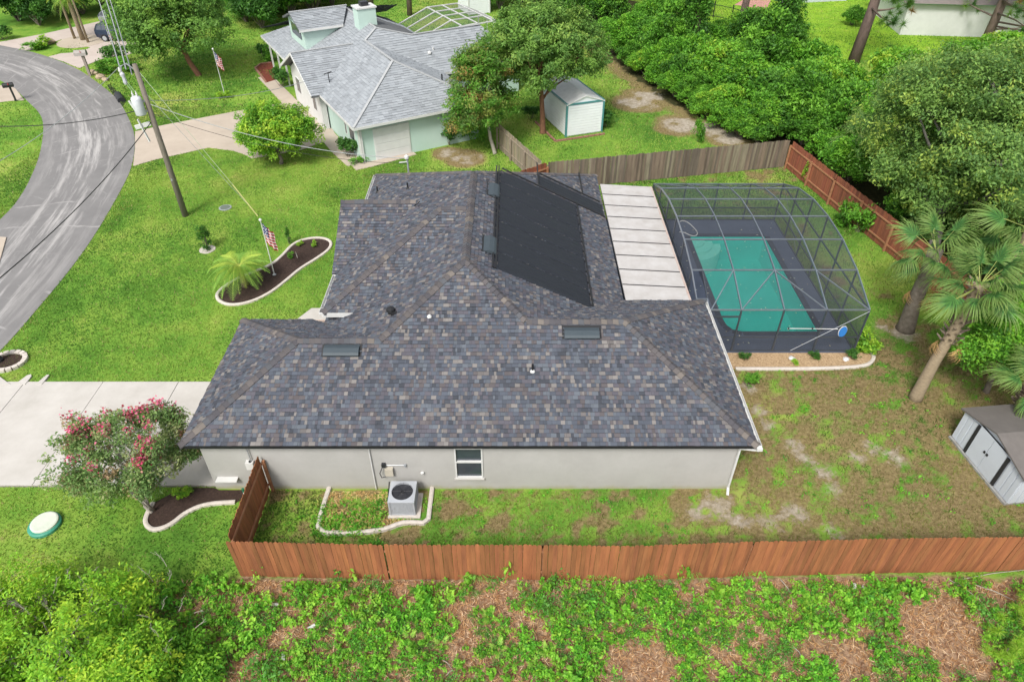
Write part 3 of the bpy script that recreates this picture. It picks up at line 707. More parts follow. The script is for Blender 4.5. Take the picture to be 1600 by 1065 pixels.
# wall services
m = MB(); m.tube([(-4.72, 15.22, 2.42), (-4.72, 15.22, .05)], .022, 6); hp(m.build('conduit', WHITE, HOUSE))
hp(MB().box((-4.32, 15.22, 1.30), (.13, .10, .16)).build('outlet_cover', DARK, HOUSE))
m = MB(); m.tube([(-4.25, 15.24, 1.28), (-3.62, 15.24, 1.28)], .013, 5); m.lathe([(.05, -.04), (.05, .04)], (-3.6, 15.23, 1.28), 8); hp(m.build('conduit', STEEL, HOUSE))
o = hp(MB().box((-4.16, 15.20, 1.0), (.27, .13, .34)).build('disconnect_box', M('beige_enclosure', (.50, .46, .38), rough=.6), HOUSE))
m = MB(); m.tube([(-4.36, 15.2, 1.24), (-4.47, 15.12, 1.0), (-4.42, 15.1, .8), (-4.28, 15.14, .82)], .016, 6); hp(m.build('whip_cable', BLACK, HOUSE))
m = MB(); m.lathe([(.045, 0), (.06, .04)], (-3.05, 15.2, .9), 8); hp(m.build('hose_bib', WHITE, HOUSE))
o = hp(MB().box((-8.78, 15.19, 1.35), (.26, .16, .32)).build('meter_box', WHITE, HOUSE)); MB().lathe([(.05, 0), (.05, .03)], (-8.75, 15.19, 1.515), 8).build('meter_dial', BLACK, o)
hp(MB().box((-9.75, 15.16, .62), (.72, .22, .05)).build('ledge', WHITE, HOUSE))
m = MB(); m.tube([(-8.72, 15.2, 2.42), (-8.72, 15.2, 1.5)], .02, 6); hp(m.build('conduit', STEEL, HOUSE))

# backflow pipes by the side gate
t = thing('backflow_valve', 'white and green backflow pipes with yellow handle against the wall by the gate', 'pipes', (-9.0, 14.75, 0))
GREENP = M('green_pipe', (.03, .16, .09), rough=.5); YEL = M('yellow_plastic', (.62, .42, .03), rough=.45)
for dx in (-.08, .08):
    MB().tube([(dx, 0, 0), (dx, 0, .62)], .035, 8).build('riser', WHITE, t); MB().tube([(dx, 0, .5), (dx, 0, .66)], .045, 8).build('fitting', GREENP, t)
MB().box((.22, -.12, .28), (.18, .14, .12)).build('handle', YEL, t)
t = thing('hose_coil', 'dark coiled garden hose on the mulch beside the wooden gate', 'hose', (-8.75, 14.35, .03))
m = MB()
m.tube([(.22*math.cos(a)*(1 + .1*math.sin(a*.37)), .22*math.sin(a), .02 + .012*a/6) for a in np.linspace(0, 26, 110)] , .014, 5); m.build('hose', BLACK, t)

# solar pool heater on the right slope
def RZ(x): return 5.7 - .5*(x + 1.7)
SOLAR = M('black_solar_mat', (.020, .024, .032), (.012, .014, .02), 3, .55, bmp=.4, bscale=30, stretch=(.2, 14, .2))
t = thing('solar_pool_heater', 'black rubber solar heating mats with header pipes covering the right roof slope', 'solar heater', (0, 21.3, RZ(0)))
def tp(o): o.matrix_parent_inverse = Matrix.Translation((0, -21.3, -RZ(0))); return o
def mat_panel(x0, x1, y0, y1):
    m = MB(); n_ = Vector((.447, 0, .894)); K = 10
    nn = 8
    rows = []
    for i in range(nn + 1):
        y = y0 + (y1 - y0)*i/nn; h = .045 + (.012 if i % 2 else 0) - (.02 if i in (0, nn) else 0)
        rows.append([Vector((x, y, RZ(x))) + n_*h for x in (x0, x1)])
    m.quadgrid(rows)
    for a, b in ((rows[0], -1), (rows[-1], 1)): m.face([a[0], a[1], a[1] - n_*.03, a[0] - n_*.03])
    for k in (0, 1): m.face([rows[0][k], rows[-1][k], rows[-1][k] - n_*.03, rows[0][k] - n_*.03])
    tp(m.build('solar_mat', SOLAR, t))
N = 7
for i in range(N): mat_panel(-.55, 3.05, 21.36 + 8.45*i/N + .012, 21.36 + 8.45*(i+1)/N - .012)
mat_panel(1.3, 4.5, 29.98, 31.2)
def P3(x, y, h=.09): return (x + .447*h, y, RZ(x) + .894*h)
for a, b in [((-.64, 21.25), (-.64, 29.95)), ((-.75, 21.25), (-.75, 29.9)), ((3.1, 21.36), (3.1, 29.8)), ((1.22, 29.9), (1.22, 32.4)), ((3.5, 31.4), (3.5, 33.7)), ((-.5, 29.88), (4.5, 29.88)), ((1.3, 31.3), (4.4, 31.3))]:
    tp(MB().tube([P3(*a), P3(*b)], .035, 6).build('header_pipe', BLACK, t))
for i in range(22):
    y = 21.5 + i*.4; tp(MB().lathe([(.05, -.03), (.05, .03)], P3(3.12 if i % 2 else 3.08, y, .07), 6).build('clamp', BLACK, t))
MBs = MB()
# patio roof of white panels between house and pool cage
t = thing('patio_roof', 'flat white insulated panel roof over the patio between house and pool cage', 'patio roof', (6.0, 23.0, 0))
PANEL = M('weathered_white_panel', (.51, .495, .485), (.40, .375, .355), 1.6, .6, detail=9)
y0, y1 = 23.0, 33.7; n_ = 9
for i in range(n_):
    a = y0 + (y1-y0)*i/n_ + .014; b = y0 + (y1-y0)*(i+1)/n_ - .014; m = MB()
    P = [(4.72, a, 2.52), (7.42, a, 2.36), (7.42, b, 2.36), (4.72, b, 2.52)]
    Pu = [(x, y, z - .09) for x, y, z in P]; m.face(P); m.face(Pu[::-1])
    for k in range(4): m.face([P[k], Pu[k], Pu[(k+1) % 4], P[(k+1) % 4]])
    o = m.build('roof_panel', PANEL, t); o.matrix_parent_inverse = Matrix.Translation((-6, -23, 0))
    if i:
        s_ = MB().bar((4.72, a - .014, 2.515), (7.42, a - .014, 2.355), .045, .05).build('seam', BLACK, t); s_.matrix_parent_inverse = Matrix.Translation((-6, -23, 0))
def pin(o): o.matrix_parent_inverse = Matrix.Translation((-6, -23, 0)); return o
pin(MB().box((7.46, 28.35, 2.29), (.09, 10.7, .16)).build('gutter', M('stained_gutter', (.42, .30, .25), (.5, .45, .42), 3, .7), t))
for y in (23.2, 26.6, 30.1, 33.5): pin(MB().box((7.36, y, 1.12), (.08, .08, 2.24)).build('post', DARK, t))
# ------------------------------------------------------------ pool, deck and screen cage
DECK = M('slate_blue_deck', (.085, .105, .155), (.06, .075, .115), 1.5, .6, detail=9, bmp=.2)
hole = [(9.65, 24.9), (9.65, 32.35), (13.7, 32.35), (13.7, 24.0), (10.3, 24.0), (9.9, 24.15), (9.72, 24.45)]
DX0, DX1, DY0, DY1 = 7.55, 14.78, 22.6, 34.2
def deck():
    bm = bmesh.new()
    out = [bm.verts.new((x, y, .10)) for x, y in ((DX0, DY0), (DX1, DY0), (DX1, DY1), (DX0, DY1))]
    inn = [bm.verts.new((x, y, .10)) for x, y in hole]
    e = []
    for L in (out, inn):
        for i in range(len(L)): e.append(bm.edges.new((L[i], L[(i+1) % len(L)])))
    bmesh.ops.triangle_fill(bm, use_beauty=True, use_dissolve=False, edges=e)
    for f in list(bm.faces):
        c = f.calc_center_median()
        if inpoly(np.array([c.x]), np.array([c.y]), hole)[0]: bm.faces.remove(f)
    for i in range(4):
        a, b = out[i].co, out[(i+1) % 4].co
        q = [bm.verts.new(v) for v in ((a.x, a.y, .10), (b.x, b.y, .10), (b.x, b.y, 0), (a.x, a.y, 0))]; bm.faces.new(q)
    bmesh.ops.recalc_face_normals(bm, faces=bm.faces[:])
    for f in bm.faces:
        if abs(f.normal.z) > .5 and f.normal.z < 0: f.normal_flip()
    me = bpy.data.meshes.new('pool_deck'); bm.to_mesh(me); bm.free(); me.materials.append(DECK)
    o = link('pool_deck', me); o['kind'] = 'structure'; return o
deck()
o = sheet('patio_floor', [(4.3, 22.6), (7.54, 22.6), (7.54, 34.2), (4.3, 34.2)], .10, DECK)
# planting strip inside the right-hand screen wall
t = thing('swimming_pool', 'turquoise swimming pool with curved corner steps inside the screen cage', 'pool', (11.6, 28, 0))
def pp(o): o.matrix_parent_inverse = Matrix.Translation((-11.6, -28, 0)); return o
PLAST = M('pool_plaster', (.03, .60, .52), (.02, .52, .45), 1.0, .6)
m = MB(); n = len(hole)
m.face([(x, y, -1.4) for x, y in hole])
for i in range(n):
    a, b = hole[i], hole[(i+1) % n]; m.face([(a[0], a[1], .06), (b[0], b[1], .06), (b[0], b[1], -1.4), (a[0], a[1], -1.4)])
pp(m.build('shell', PLAST, t))
cop = MB()
for i in range(n):
    a = Vector((*hole[i], .115)); b = Vector((*hole[(i+1) % n], .115)); d = (b - a); k = max(1, int(d.length / .6))
    nn = Vector((d.y, -d.x, 0)).normalized(); c = Vector((11.6, 28, .115))
    if (a + nn - c).length < (a - c).length: nn = -nn
    for j in range(k):
        p = a + d*(j/k) + d.normalized()*.006; q = a + d*((j+1)/k) - d.normalized()*.006
        mb = MB(); mb.prism([p, q, q + nn*.26, p + nn*.26] if True else 0, .06, .118 + .001*(i % 2)); pp(mb.build('coping', M('slate_coping', (.04, .047, .07), rough=.6) if (i == 0 and j == 0) else bpy.data.materials['slate_coping'], t))
STEPM = M('pool_step_plaster', (.80, .82, .74), (.74, .78, .70), 2, .6)
for k, (r, z) in enumerate(((1.7, -.36), (1.25, -.20), (.8, -.08))):
    P = [(9.66, 32.34)] + [(9.66 + r*math.cos(a), 32.34 - r*math.sin(a)) for a in np.linspace(0, math.pi/2, 14)]
    pp(MB().prism(P, -1.39 + k*.005, z).build('step', STEPM, t))
def watermat():
    m, n, l, b = newmat('pool_water'); nt = m.node_tree; v = coords(nt, 'World')
    l.new(ramp(nt, noise(nt, .55, 6, .62, v), [(.3, (.010, .56, .48)), (.55, (.03, .72, .62)), (.72, (.08, .80, .72))]), b.inputs['Base Color'])  # paler streaks in the colour stand in for cloud reflections
    b.inputs['Roughness'].default_value = .06; b.inputs['Specular IOR Level'].default_value = .5; b.inputs['IOR'].default_value = 1.33
    bump(nt, noise(nt, 2.5, 3, .5, v), b, .05, .02)
    tr = n.new('ShaderNodeBsdfTransparent'); tr.inputs[0].default_value = (.62, .95, .90, 1)
    mx = n.new('ShaderNodeMixShader'); mx.inputs[0].default_value = .34
    l.new(tr.outputs[0], mx.inputs[1]); l.new(b.outputs[0], mx.inputs[2]); l.new(mx.outputs[0], n['Material Output'].inputs[0]); return m
m = MB(); m.face([(x, y, -.02) for x, y in hole[::-1]]); pp(m.build('water', watermat(), t))
# floating leaves on the water and deck
def litter_bits(name, label, cat, xs, ys, z, nbits, size, cols):
    c = np.stack([rs.uniform(*xs, nbits), rs.uniform(*ys, nbits), np.full(nbits, z) + rs.rand(nbits)*.004], 1)
    a = rs.uniform(0, 6.28, nbits); t_ = np.stack([np.cos(a), np.sin(a), np.zeros(nbits)], 1); b_ = np.stack([-np.sin(a), np.cos(a), np.zeros(nbits)], 1)
    s = (size*(.5 + rs.rand(nbits)))[:, None]
    V = np.stack([c - t_*s, c + b_*s*.45, c + t_*s, c - b_*s*.45], 1).reshape(-1, 3)
    cc = np.repeat(np.array(cols)[rs.randint(len(cols), size=nbits)], 4, 0)
    o = link(name, fast_mesh(name, V, None, LEAF, cc)); tag(o, label, cat, kind='stuff'); return o
litter_bits('fallen_leaves', 'pale fallen leaves scattered over pool and deck', 'leaves', (7.9, 14.6), (22.8, 34.0), .125, 130, .045, [(.55, .5, .38), (.35, .28, .15), (.5, .52, .35)])

CAGE = thing('pool_cage', 'dark aluminium pool enclosure with arched screened roof and braced end bays', 'pool enclosure', (11.2, 22.65, 0))
def cg(o): o.matrix_parent_inverse = Matrix.Translation((-11.2, -22.65, 0)); return o
XR = [7.68, 9.46, 11.22, 12.98, 14.74]; YR = [22.65 + 1.9167*i for i in range(7)]; ZR = [2.3, 3.0, 3.37, 3.48, 3.37, 3.0, 2.3]
SILV = M('cage_beam', (.26, .29, .33), (.20, .23, .27), 4, .35, metal=.5, spec=.6)
def screenmat():
    m, n, l, b = newmat('insect_screen'); b.inputs['Base Color'].default_value = (.05, .057, .068, 1); b.inputs['Roughness'].default_value = .8
    tr = n.new('ShaderNodeBsdfTransparent'); mx = n.new('ShaderNodeMixShader'); mx.inputs[0].default_value = .39
    l.new(tr.outputs[0], mx.inputs[1]); l.new(b.outputs[0], mx.inputs[2]); l.new(mx.outputs[0], n['Material Output'].inputs[0]); return m
SCREEN = screenmat()
def beam(a, b, name='beam', w=.05, h=.09, mat=SILV): return cg(MB().bar(a, b, w, h).build(name, mat, CAGE))
def scr(pts): return cg((lambda m: (m.face(pts), m)[1])(MB()).build('screen_panel', SCREEN, CAGE))
for i, x in enumerate(XR):
    for j in range(6):
        if i == 0 and j == 0: continue
        beam((x, YR[j], ZR[j]), (x, YR[j+1], ZR[j+1]), 'rib', .038, .08)
beam((8.12, 22.65, 2.3), (8.12, 23.15, 2.48), 'rib', .038, .08); beam((7.68, 23.15, 2.48), (8.12, 23.15, 2.48), 'rib', .038, .08); beam((7.68, 23.15, 2.48), (7.68, YR[1], 3.0), 'rib', .038, .08)
beam((8.12, 23.15, 2.48), (8.12, YR[1], 3.0), 'brace', .04, .06, ALU)
for j in range(7):
    for i in range(4):
        x0 = XR[i] if not (j == 0 and i == 0) else 8.12
        beam((x0 + .03, YR[j], ZR[j]), (XR[i+1] - .03, YR[j], ZR[j]), 'purlin', .038, .06)
for j in range(6):
    for i in range(4):
        x0, x1 = XR[i], XR[i+1]
        if i == 0 and j == 0: scr([(8.12, YR[0], ZR[0]), (x1, YR[0], ZR[0]), (x1, YR[1], ZR[1]), (8.12, YR[1], ZR[1])]); continue
        scr([(x0, YR[j], ZR[j]), (x1, YR[j], ZR[j]), (x1, YR[j+1], ZR[j+1]), (x0, YR[j+1], ZR[j+1])])
for j0, j1 in ((0, 1), (6, 5)):
    for a, b, sx in ((8.2, XR[1], 0), (XR[1], XR[2], 0), (XR[2], XR[3], 1), (XR[3], XR[4], 1)):
        p, q = ((a, YR[j0], ZR[j0]), (b, YR[j1], ZR[j1])) if not sx else ((b, YR[j0], ZR[j0]), (a, YR[j1], ZR[j1]))
        beam((p[0], p[1], p[2] - .01), (q[0], q[1], q[2] - .01), 'brace', .04, .05)
for yy, j in ((YR[0], 0), (YR[6], 6)):
    for i, x in enumerate([8.12 if j == 0 else XR[0]] + XR[1:]):
        beam((x, yy, .1), (x, yy, ZR[j] - .05), 'post', .06, .06, ALU)
    for i in range(4):
        x0 = (8.12 if (i == 0 and j == 0) else XR[i]); beam((x0 + .03, yy, .87), (XR[i+1] - .03, yy, .87), 'chair_rail', .04, .05, ALU); beam((x0 + .03, yy, .13), (XR[i+1] - .03, yy, .13), 'sill_rail', .05, .05, ALU)
        scr([(x0, yy, .1), (XR[i+1], yy, .1), (XR[i+1], yy, 2.3), (x0, yy, 2.3)])
beam((8.15, YR[0], 1.95), (9.43, YR[0], 1.95), 'door_header', .05, .06, ALU)
for x in (XR[0], XR[4]):
    for j in range(1, 6):
        beam((x, YR[j], .1), (x, YR[j], ZR[j] - .05), 'post', .06, .06, ALU)
    for j in range(6):
        if x == XR[0] and j == 0: continue
        beam((x, YR[j] + .03, .87), (x, YR[j+1] - .03, .87), 'chair_rail', .04, .05, ALU); beam((x, YR[j] + .03, .13), (x, YR[j+1] - .03, .13), 'sill_rail', .05, .05, ALU)
        beam((x, YR[j] + .03, 2.25), (x, YR[j+1] - .03, 2.25), 'eave_rail', .05, .06, ALU)
        scr([(x, YR[j], .1), (x, YR[j+1], .1), (x, YR[j+1], ZR[j+1]), (x, YR[j], ZR[j])])
for a, b in [((14.74, 22.62, 2.25), (12.0, 22.62, .15)), ((14.77, 22.7, 2.25), (14.77, 26.4, .2)), ((14.77, 34.1, 2.25), (14.77, 30.4, .2))]:
    cg(MB().tube([a, b], .012, 5).build('brace_cable', STEEL, CAGE))
# things hung on / lying in the cage
t = thing('pool_skimmer', 'blue leaf skimmer net with long white pole hung on the cage front', 'pool net', (13.9, 22.58, 1.3))
m = MB(); E2 = [Vector((.16*math.cos(a), -.02, .27*math.sin(a) - .05)) for a in np.linspace(0, 2*math.pi, 18)]
m.tube(E2, .022, 5, cap=False); m.build('rim', WHITE, t); m = MB(); m.face([e + Vector((0, .02, 0)) for e in E2[:-1]]); m.face([e - Vector((0, .035, 0)) for e in E2[:-1]][::-1]); m.build('net', M('blue_net', (.03, .19, .55), rough=.6), t)
MB().tube([(-.22, 0, .06), (-2.35, 0, .09)], .016, 6).build('pole', WHITE, t)
for x in (-2.3, -1.3): MB().box((x, .01, .08), (.06, .06, .06)).build('hook', BLACK, t)
m = MB(); P = [G(1058 + x*.1877, 260 + y*.1877, .14) for x, y in [(20, 545), (60, 548), (110, 575), (155, 580), (175, 555), (150, 520), (100, 470), (50, 448), (25, 458)]]
m.tube(smooth(P, 2), .028, 6); o = m.build('vacuum_hose', WHITE); tag(o, 'pale looped vacuum hose lying on the deck beyond the pool steps', 'hose')
# rocks and shrubs of the gravel strip are planted with the vegetation below

# ------------------------------------------------------------ air conditioner
t = thing('air_conditioner', 'grey outdoor air conditioner with round top fan on a pad by the wall', 'air conditioner', (-3.66, 14.55, 0))
ACG = M('grey_enamel', (.40, .42, .45), (.36, .38, .41), 3, .45); COIL = M('dark_coil', (.035, .037, .045), rough=.7)
MB().box((.05, -.02, .03), (1.08, 1.02, .07)).build('pad', CURB, t)
MB().box((0, 0, .385), (.80, .82, .62)).build('coil', COIL, t)
c = []
for sx in (-1, 1):
    for sy in (-1, 1): MB().box((sx*.405, sy*.415, .385), (.06, .06, .635)).build('corner_post', ACG, t)
MB().box((0, 0, .09), (.86, .88, .05)).build('base_pan', ACG, t)
for i in range(13):
    z = .14 + i*.042
    for s in (-1, 1):
        MB().box((0, s*.423, z), (.75, .012, .02)).build('louver', ACG, t)
for s in (-1, 1):
    for i in range(7): MB().box((s*.413, 0, .16 + i*.078), (.012, .77, .034)).build('louver', ACG, t)
m = MB(); n = 32; ro, z1, z2 = .36, .70, .775
sq = []
for k in range(n):
    a = 2*math.pi*k/n; c_, s_ = math.cos(a), math.sin(a); f = 1/max(abs(c_), abs(s_)); sq.append((.44*c_*f, .45*s_*f))
for k in range(n):
    a, b = 2*math.pi*k/n, 2*math.pi*(k+1)/n; k2 = (k+1) % n
    p, q = (ro*math.cos(a), ro*math.sin(a)), (ro*math.cos(b), ro*math.sin(b))
    m.face([(*p, z2), (*q, z2), (*sq[k2], z2 - .02), (*sq[k], z2 - .02)]); m.face([(*sq[k], z2 - .02), (*sq[k2], z2 - .02), (*sq[k2], z1), (*sq[k], z1)]); m.face([(*q, z2), (*p, z2), (*p, z1 - .15), (*q, z1 - .15)])
m.build('top_panel', ACG, t)
m = MB(); m.lathe([(.36, .56), (.36, .565)], (0, 0, 0), 24); m.build('fan_well', BLACK, t)
FANM = M('fan_metal', (.5, .5, .5), rough=.35, metal=.6)
for k in range(3):
    m = MB(); P = []
    for r_i, wa in ((.07, .25), (.2, .5), (.31, .55)):
        P.append([(r_i*math.cos(k*2.094 + s*wa), r_i*math.sin(k*2.094 + s*wa), .66 + s*.035) for s in (-1, 0, 1)])
    m.quadgrid(P); m.build('fan_blade', FANM if k == 0 else DARK, t)
MB().lathe([(.09, .62), (.09, .70), (.05, .72)], (0, 0, 0), 12).build('hub', DARK, t)
m = MB()
for r_i in (.08, .13, .18, .23, .28, .33): m.tube([(r_i*math.cos(a), r_i*math.sin(a), z2 - .005) for a in np.linspace(0, 2*math.pi, 25)], .004, 4, cap=False)
for k in range(8): m.tube([(.05*math.cos(k*.785), .05*math.sin(k*.785), z2), (.36*math.cos(k*.785), .36*math.sin(k*.785), z2)], .005, 4)
m.build('fan_guard', DARK, t)
m = MB(); m.tube([(-.44, -.05, .35), (-.56, .05, .12), (-.58, .3, .14), (-.55, .62, .5)], .022, 6); m.build('line_set', BLACK, t)

# ------------------------------------------------------------ fences
def picket_mats(base, spread, nvar=6, seed=1, rough=.9):
    r = random.Random(seed); out = []
    for i in range(nvar):
        k = 1 + spread*(r.random()*2 - 1); c = tuple(v*k*(1 + .10*(r.random() - .5)) for v in base)
        out.append(M('board_stain', c, tuple(v*.52 for v in c), 2.6, rough, bmp=.3, bscale=20, stretch=(3, 3, .30), detail=10))
    return out
def fence(name, label, pts, side, mats, h=1.83, bw=.14, postmat=None, group=None, skip_far=None):
    """boards along a polyline, rails and posts on `side` (+1: left of travel)"""
    pts = [Vector((p[0], p[1], 0)) for p in pts]
    t = thing(name, label, 'fence', pts[0], 0, group)
    meshes = []
    for i, mt in enumerate(mats):
        m = MB(); w = bw - .006; hh = h
        m.v = [(0, -.009, .03), (w, -.009, .03), (w, -.009, hh - .04), (w - .03, -.009, hh), (.03, -.009, hh), (0, -.009, hh - .04),
               (0, .009, .03), (w, .009, .03), (w, .009, hh - .04), (w - .03, .009, hh), (.03, .009, hh), (0, .009, hh - .04)]
        m.f = [(0, 1, 2, 3, 4, 5), (11, 10, 9, 8, 7, 6)] + [(k, k + 6, (k+1) % 6 + 6, (k+1) % 6) for k in range(6)]
        meshes.append(m.mesh('board', mt))
    pm = postmat or mats[0]; carry = 0
    for a, b in zip(pts, pts[1:]):
        d = (b - a); L = d.length; d.normalize(); ang = math.atan2(d.y, d.x); nn = Vector((-d.y, d.x, 0))*side
        s = 0
        while s + bw*.6 < L:
            p = a + d*s + Vector((0, 0, rnd.uniform(-.035, .02))) + nn*rnd.uniform(-.003, .003) - pts[0]
            o = link('board', meshes[rnd.randrange(len(meshes))], t, loc=p, rotz=ang + rnd.uniform(-.012, .012))
            o.rotation_euler[1] = rnd.uniform(-.005, .005); s += bw
        for z in (.38, 1.45) if h < 2 else (.3, 1.0, 1.7):
            k = max(1, round(L/2.4))
            for i in range(k):
                p = a + d*(L*i/k + .01) + nn*.036; q = a + d*(L*(i+1)/k - .01) + nn*.036
                MB().bar(p - pts[0] + Vector((0, 0, z)), q - pts[0] + Vector((0, 0, z)), .04, .085).build('rail', pm, t)
        k = max(1, round(L/2.4))
        for i in range(k + 1):
            p = a + d*(L*i/k) + nn*.11 - pts[0]
            MB().box((p.x, p.y, (h - .26)/2), (.09, .09, h - .26), ang).build('post', pm, t)
    return t
RED = picket_mats((.35, .130, .052), .22, 10, 3); RED2 = picket_mats((.30, .10, .055), .18, 6, 5); OLD = picket_mats((.225, .180, .135), .35, 7, 7); TANW = picket_mats((.36, .30, .215), .15, 5, 9)
RAILM = M('rail_wood', (.42, .21, .11), (.28, .12, .06), 3, .9, stretch=(1, 1, 3)); OLDR = M('old_rail', (.22, .18, .13), (.14, .11, .08), 3, .9)
NF = [G(352, 845, 1.83), G(600, 850.5, 1.83), G(850, 851, 1.83), G(985, 852.5, 1.83), G(1180, 846, 1.83), G(1400, 841, 1.83), G(1600, 838, 1.83), Vector((20.5, 12.35, 0))]
fence('stained_fence', 'long red-brown stained board fence between the side yard and the weedy lot', NF, 1, RED, postmat=RAILM)
fence('side_gate_fence', 'short red-brown board fence panel closing the side yard against the house wall', [(-8.42, 15.18), (-8.42, 12.02)], 1, RED, postmat=RAILM)
fence('back_fence', 'red-brown board fence with rails showing behind the pool cage under the oak', [(17.62, 41.05), (18.6, 36.2), (19.7, 31.0), (20.9, 25.3), (23.3, 13.6)], -1, RED2, postmat=RAILM)
fence('weathered_fence', 'weathered grey-brown board fence between the pool yard and the neighbour lawn', [(2.15, 38.0), (17.5, 41.25)], 1, OLD, postmat=OLDR)
fence('corner_fence', 'short red fence panel behind the far eave of the house', [(2.05, 37.95), (-.35, 36.1)], 1, RED2, postmat=RAILM)
fence('tan_gate_fence', 'pale tan board fence with black hinges below the two leafy trees', [(1.75, 38.3), (-.9, 44.2)], 1, TANW, h=1.75, bw=.16)
# ------------------------------------------------------------ neighbour's mint house
MINT = M('mint_stucco', (.47, .60, .545), (.43, .56, .505), 1, .9)
NH = thing('mint_house', 'pale mint house with light grey hip roofs, dormer and chimney', 'house', (-9.827, 41.126, 0), R_(29.5))
def hippoly(name, mb, mat, parent): return mb.build(name, mat, parent)
NPL = [
 ([(0, 0, 2.6), (9.4, 0, 2.6), (4.7, 4.6, 4.75)], (0, -1)),
 ([(0, 0, 2.6), (4.7, 4.6, 4.75), (4.7, 9.97, 4.75), (5.88, 10.75, 5.29), (5.88, 18, 5.29), (0, 23.5, 2.6)], (-1, 0)),
 ([(9.4, 0, 2.6), (9.4, 7.1, 2.6), (4.7, 9.97, 4.75), (4.7, 4.6, 4.75)], (1, 0)),
 ([(9.4, 6.9, 2.6), (16.5, 6.9, 2.6), (14, 9.9, 4.7), (8.3, 9.9, 4.7), (5.88, 10.75, 5.29), (4.7, 9.97, 4.75)], (0, -1)),
 ([(5.88, 10.75, 5.29), (8.3, 9.9, 4.7), (11.5, 12.5, 2.7), (11.5, 20, 2.7), (5.88, 18, 5.29)], (1, 0)),
 ([(8.3, 9.9, 4.7), (14, 9.9, 4.7), (16.5, 12.9, 2.6), (11.5, 12.9, 2.6)], (0, 1)),
 ([(5.88, 18, 5.29), (0, 23.5, 2.6), (11.5, 23.5, 2.6), (11.5, 20, 2.7)], (0, 1)),
 ([(-.6, 6.83, 2.6), (0, 6.83, 2.6), (4.0, 10.8, 4.43), (-.6, 10.8, 4.43)], (0, -1)),
 ([(-.6, 10.8, 4.43), (4.0, 10.8, 4.43), (0, 14.76, 2.6), (-.6, 14.76, 2.6)], (0, 1)),
 ([(1.2, 14.5, 4.86), (4.6, 14.5, 4.86), (5.8, 16.9, 5.62), (1.2, 16.9, 5.62)], (0, -1)),
 ([(1.2, 16.9, 5.62), (5.8, 16.9, 5.62), (4.6, 19.3, 4.86), (1.2, 19.3, 4.86)], (0, 1)),
]
GPAL = np.array([(.285, .305, .325), (.275, .295, .315), (.295, .315, .335), (.268, .288, .308)]); GW = np.ones(4)/4
rd = MB()
for poly, dn in NPL:
    rd.face(poly); rd.face([(x, y, z - .12) for x, y, z in poly][::-1])
    for i in range(len(poly)):
        a, b = poly[i], poly[(i+1) % len(poly)]; rd.face([a, b, (b[0], b[1], b[2] - .12), (a[0], a[1], a[2] - .12)])
NR = rd.build('roof', M('grey_roof_felt', (.12, .125, .13), rough=.95), NH)
V = []; C = []
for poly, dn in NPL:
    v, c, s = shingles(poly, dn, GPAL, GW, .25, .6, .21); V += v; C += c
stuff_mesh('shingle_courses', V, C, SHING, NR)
LR = M('pale_ridge_cap', (.39, .40, .405), rough=.8)
for a, b in [((0, 0, 2.6), (4.7, 4.6, 4.75)), ((4.7, 4.6, 4.75), (4.7, 9.97, 4.75)), ((-.6, 10.8, 4.43), (4, 10.8, 4.43)), ((5.88, 10.75, 5.29), (8.3, 9.9, 4.7)), ((8.3, 9.9, 4.7), (14, 9.9, 4.7)), ((4.7, 9.97, 4.75), (5.88, 10.75, 5.29)), ((9.4, 0, 2.6), (4.7, 4.6, 4.75)), ((5.88, 10.75, 5.29), (5.88, 18, 5.29)), ((1.2, 16.9, 5.62), (5.8, 16.9, 5.62))]:
    d = Vector((0, 0, .04)); MB().bar(Vector(a) + d, Vector(b) + d, .16, .05).build('ridge_strip', LR, NR)
def nb(name, u0, u1, v0, v1, z0, z1, mat=MINT, parent=None): return MB().box(((u0+u1)/2, (v0+v1)/2, (z0+z1)/2), (u1-u0, v1-v0, z1-z0)).build(name, mat, parent or NH)
nb('wall', .5, 8.9, .5, 10, 0, 2.46); nb('wall', 2.4, 11.1, 10.01, 23, 0, 2.46); nb('wall', 8.95, 16.1, 7.4, 12.4, 0, 2.46)
g = MB(); g.prism([(0, 7.2), (0.4, 7.2), (.4, 14.4), (0, 14.4)], 0, 2.44); g.face([(-.02, 7.2, 2.44), (-.02, 14.4, 2.44), (-.02, 10.8, 4.2)]); g.build('gable_wall', WHITE, NH)
for (a, b) in [((0, -.02, 2.53), (9.4, -.02, 2.53)), ((-.02, 0, 2.53), (-.02, 6.8, 2.53)), ((-.62, 6.83, 2.56), (-.62, 10.8, 4.39)), ((-.62, 10.8, 4.39), (-.62, 14.76, 2.56)), ((-.02, 14.8, 2.53), (-.02, 23.5, 2.53)), ((9.4, 6.88, 2.53), (16.5, 6.88, 2.53)), ((1.18, 14.48, 4.8), (4.6, 14.48, 4.8))]:
    MB().bar(a, b, .05, .16).build('fascia', WHITE, NH)
gd = nb('garage_door', 1.35, 3.85, .46, .52, .02, 2.15, WHITE)
for i in range(4): nb('door_panel', 1.4, 3.8, .44, .47, .06 + i*.525, .53 + i*.525, WHITE, gd)
nb('downspout', .52, .60, .42, .50, 0, 2.46, WHITE); nb('corner_trim', .46, .50, .46, .9, 0, 2.46, WHITE)
for (u, v) in [(0.35, 15.2), (.35, 17.6), (.35, 20), (.35, 22.6)]: nb('porch_post', u - .06, u + .06, v - .06, v + .06, 0, 2.5, WHITE)
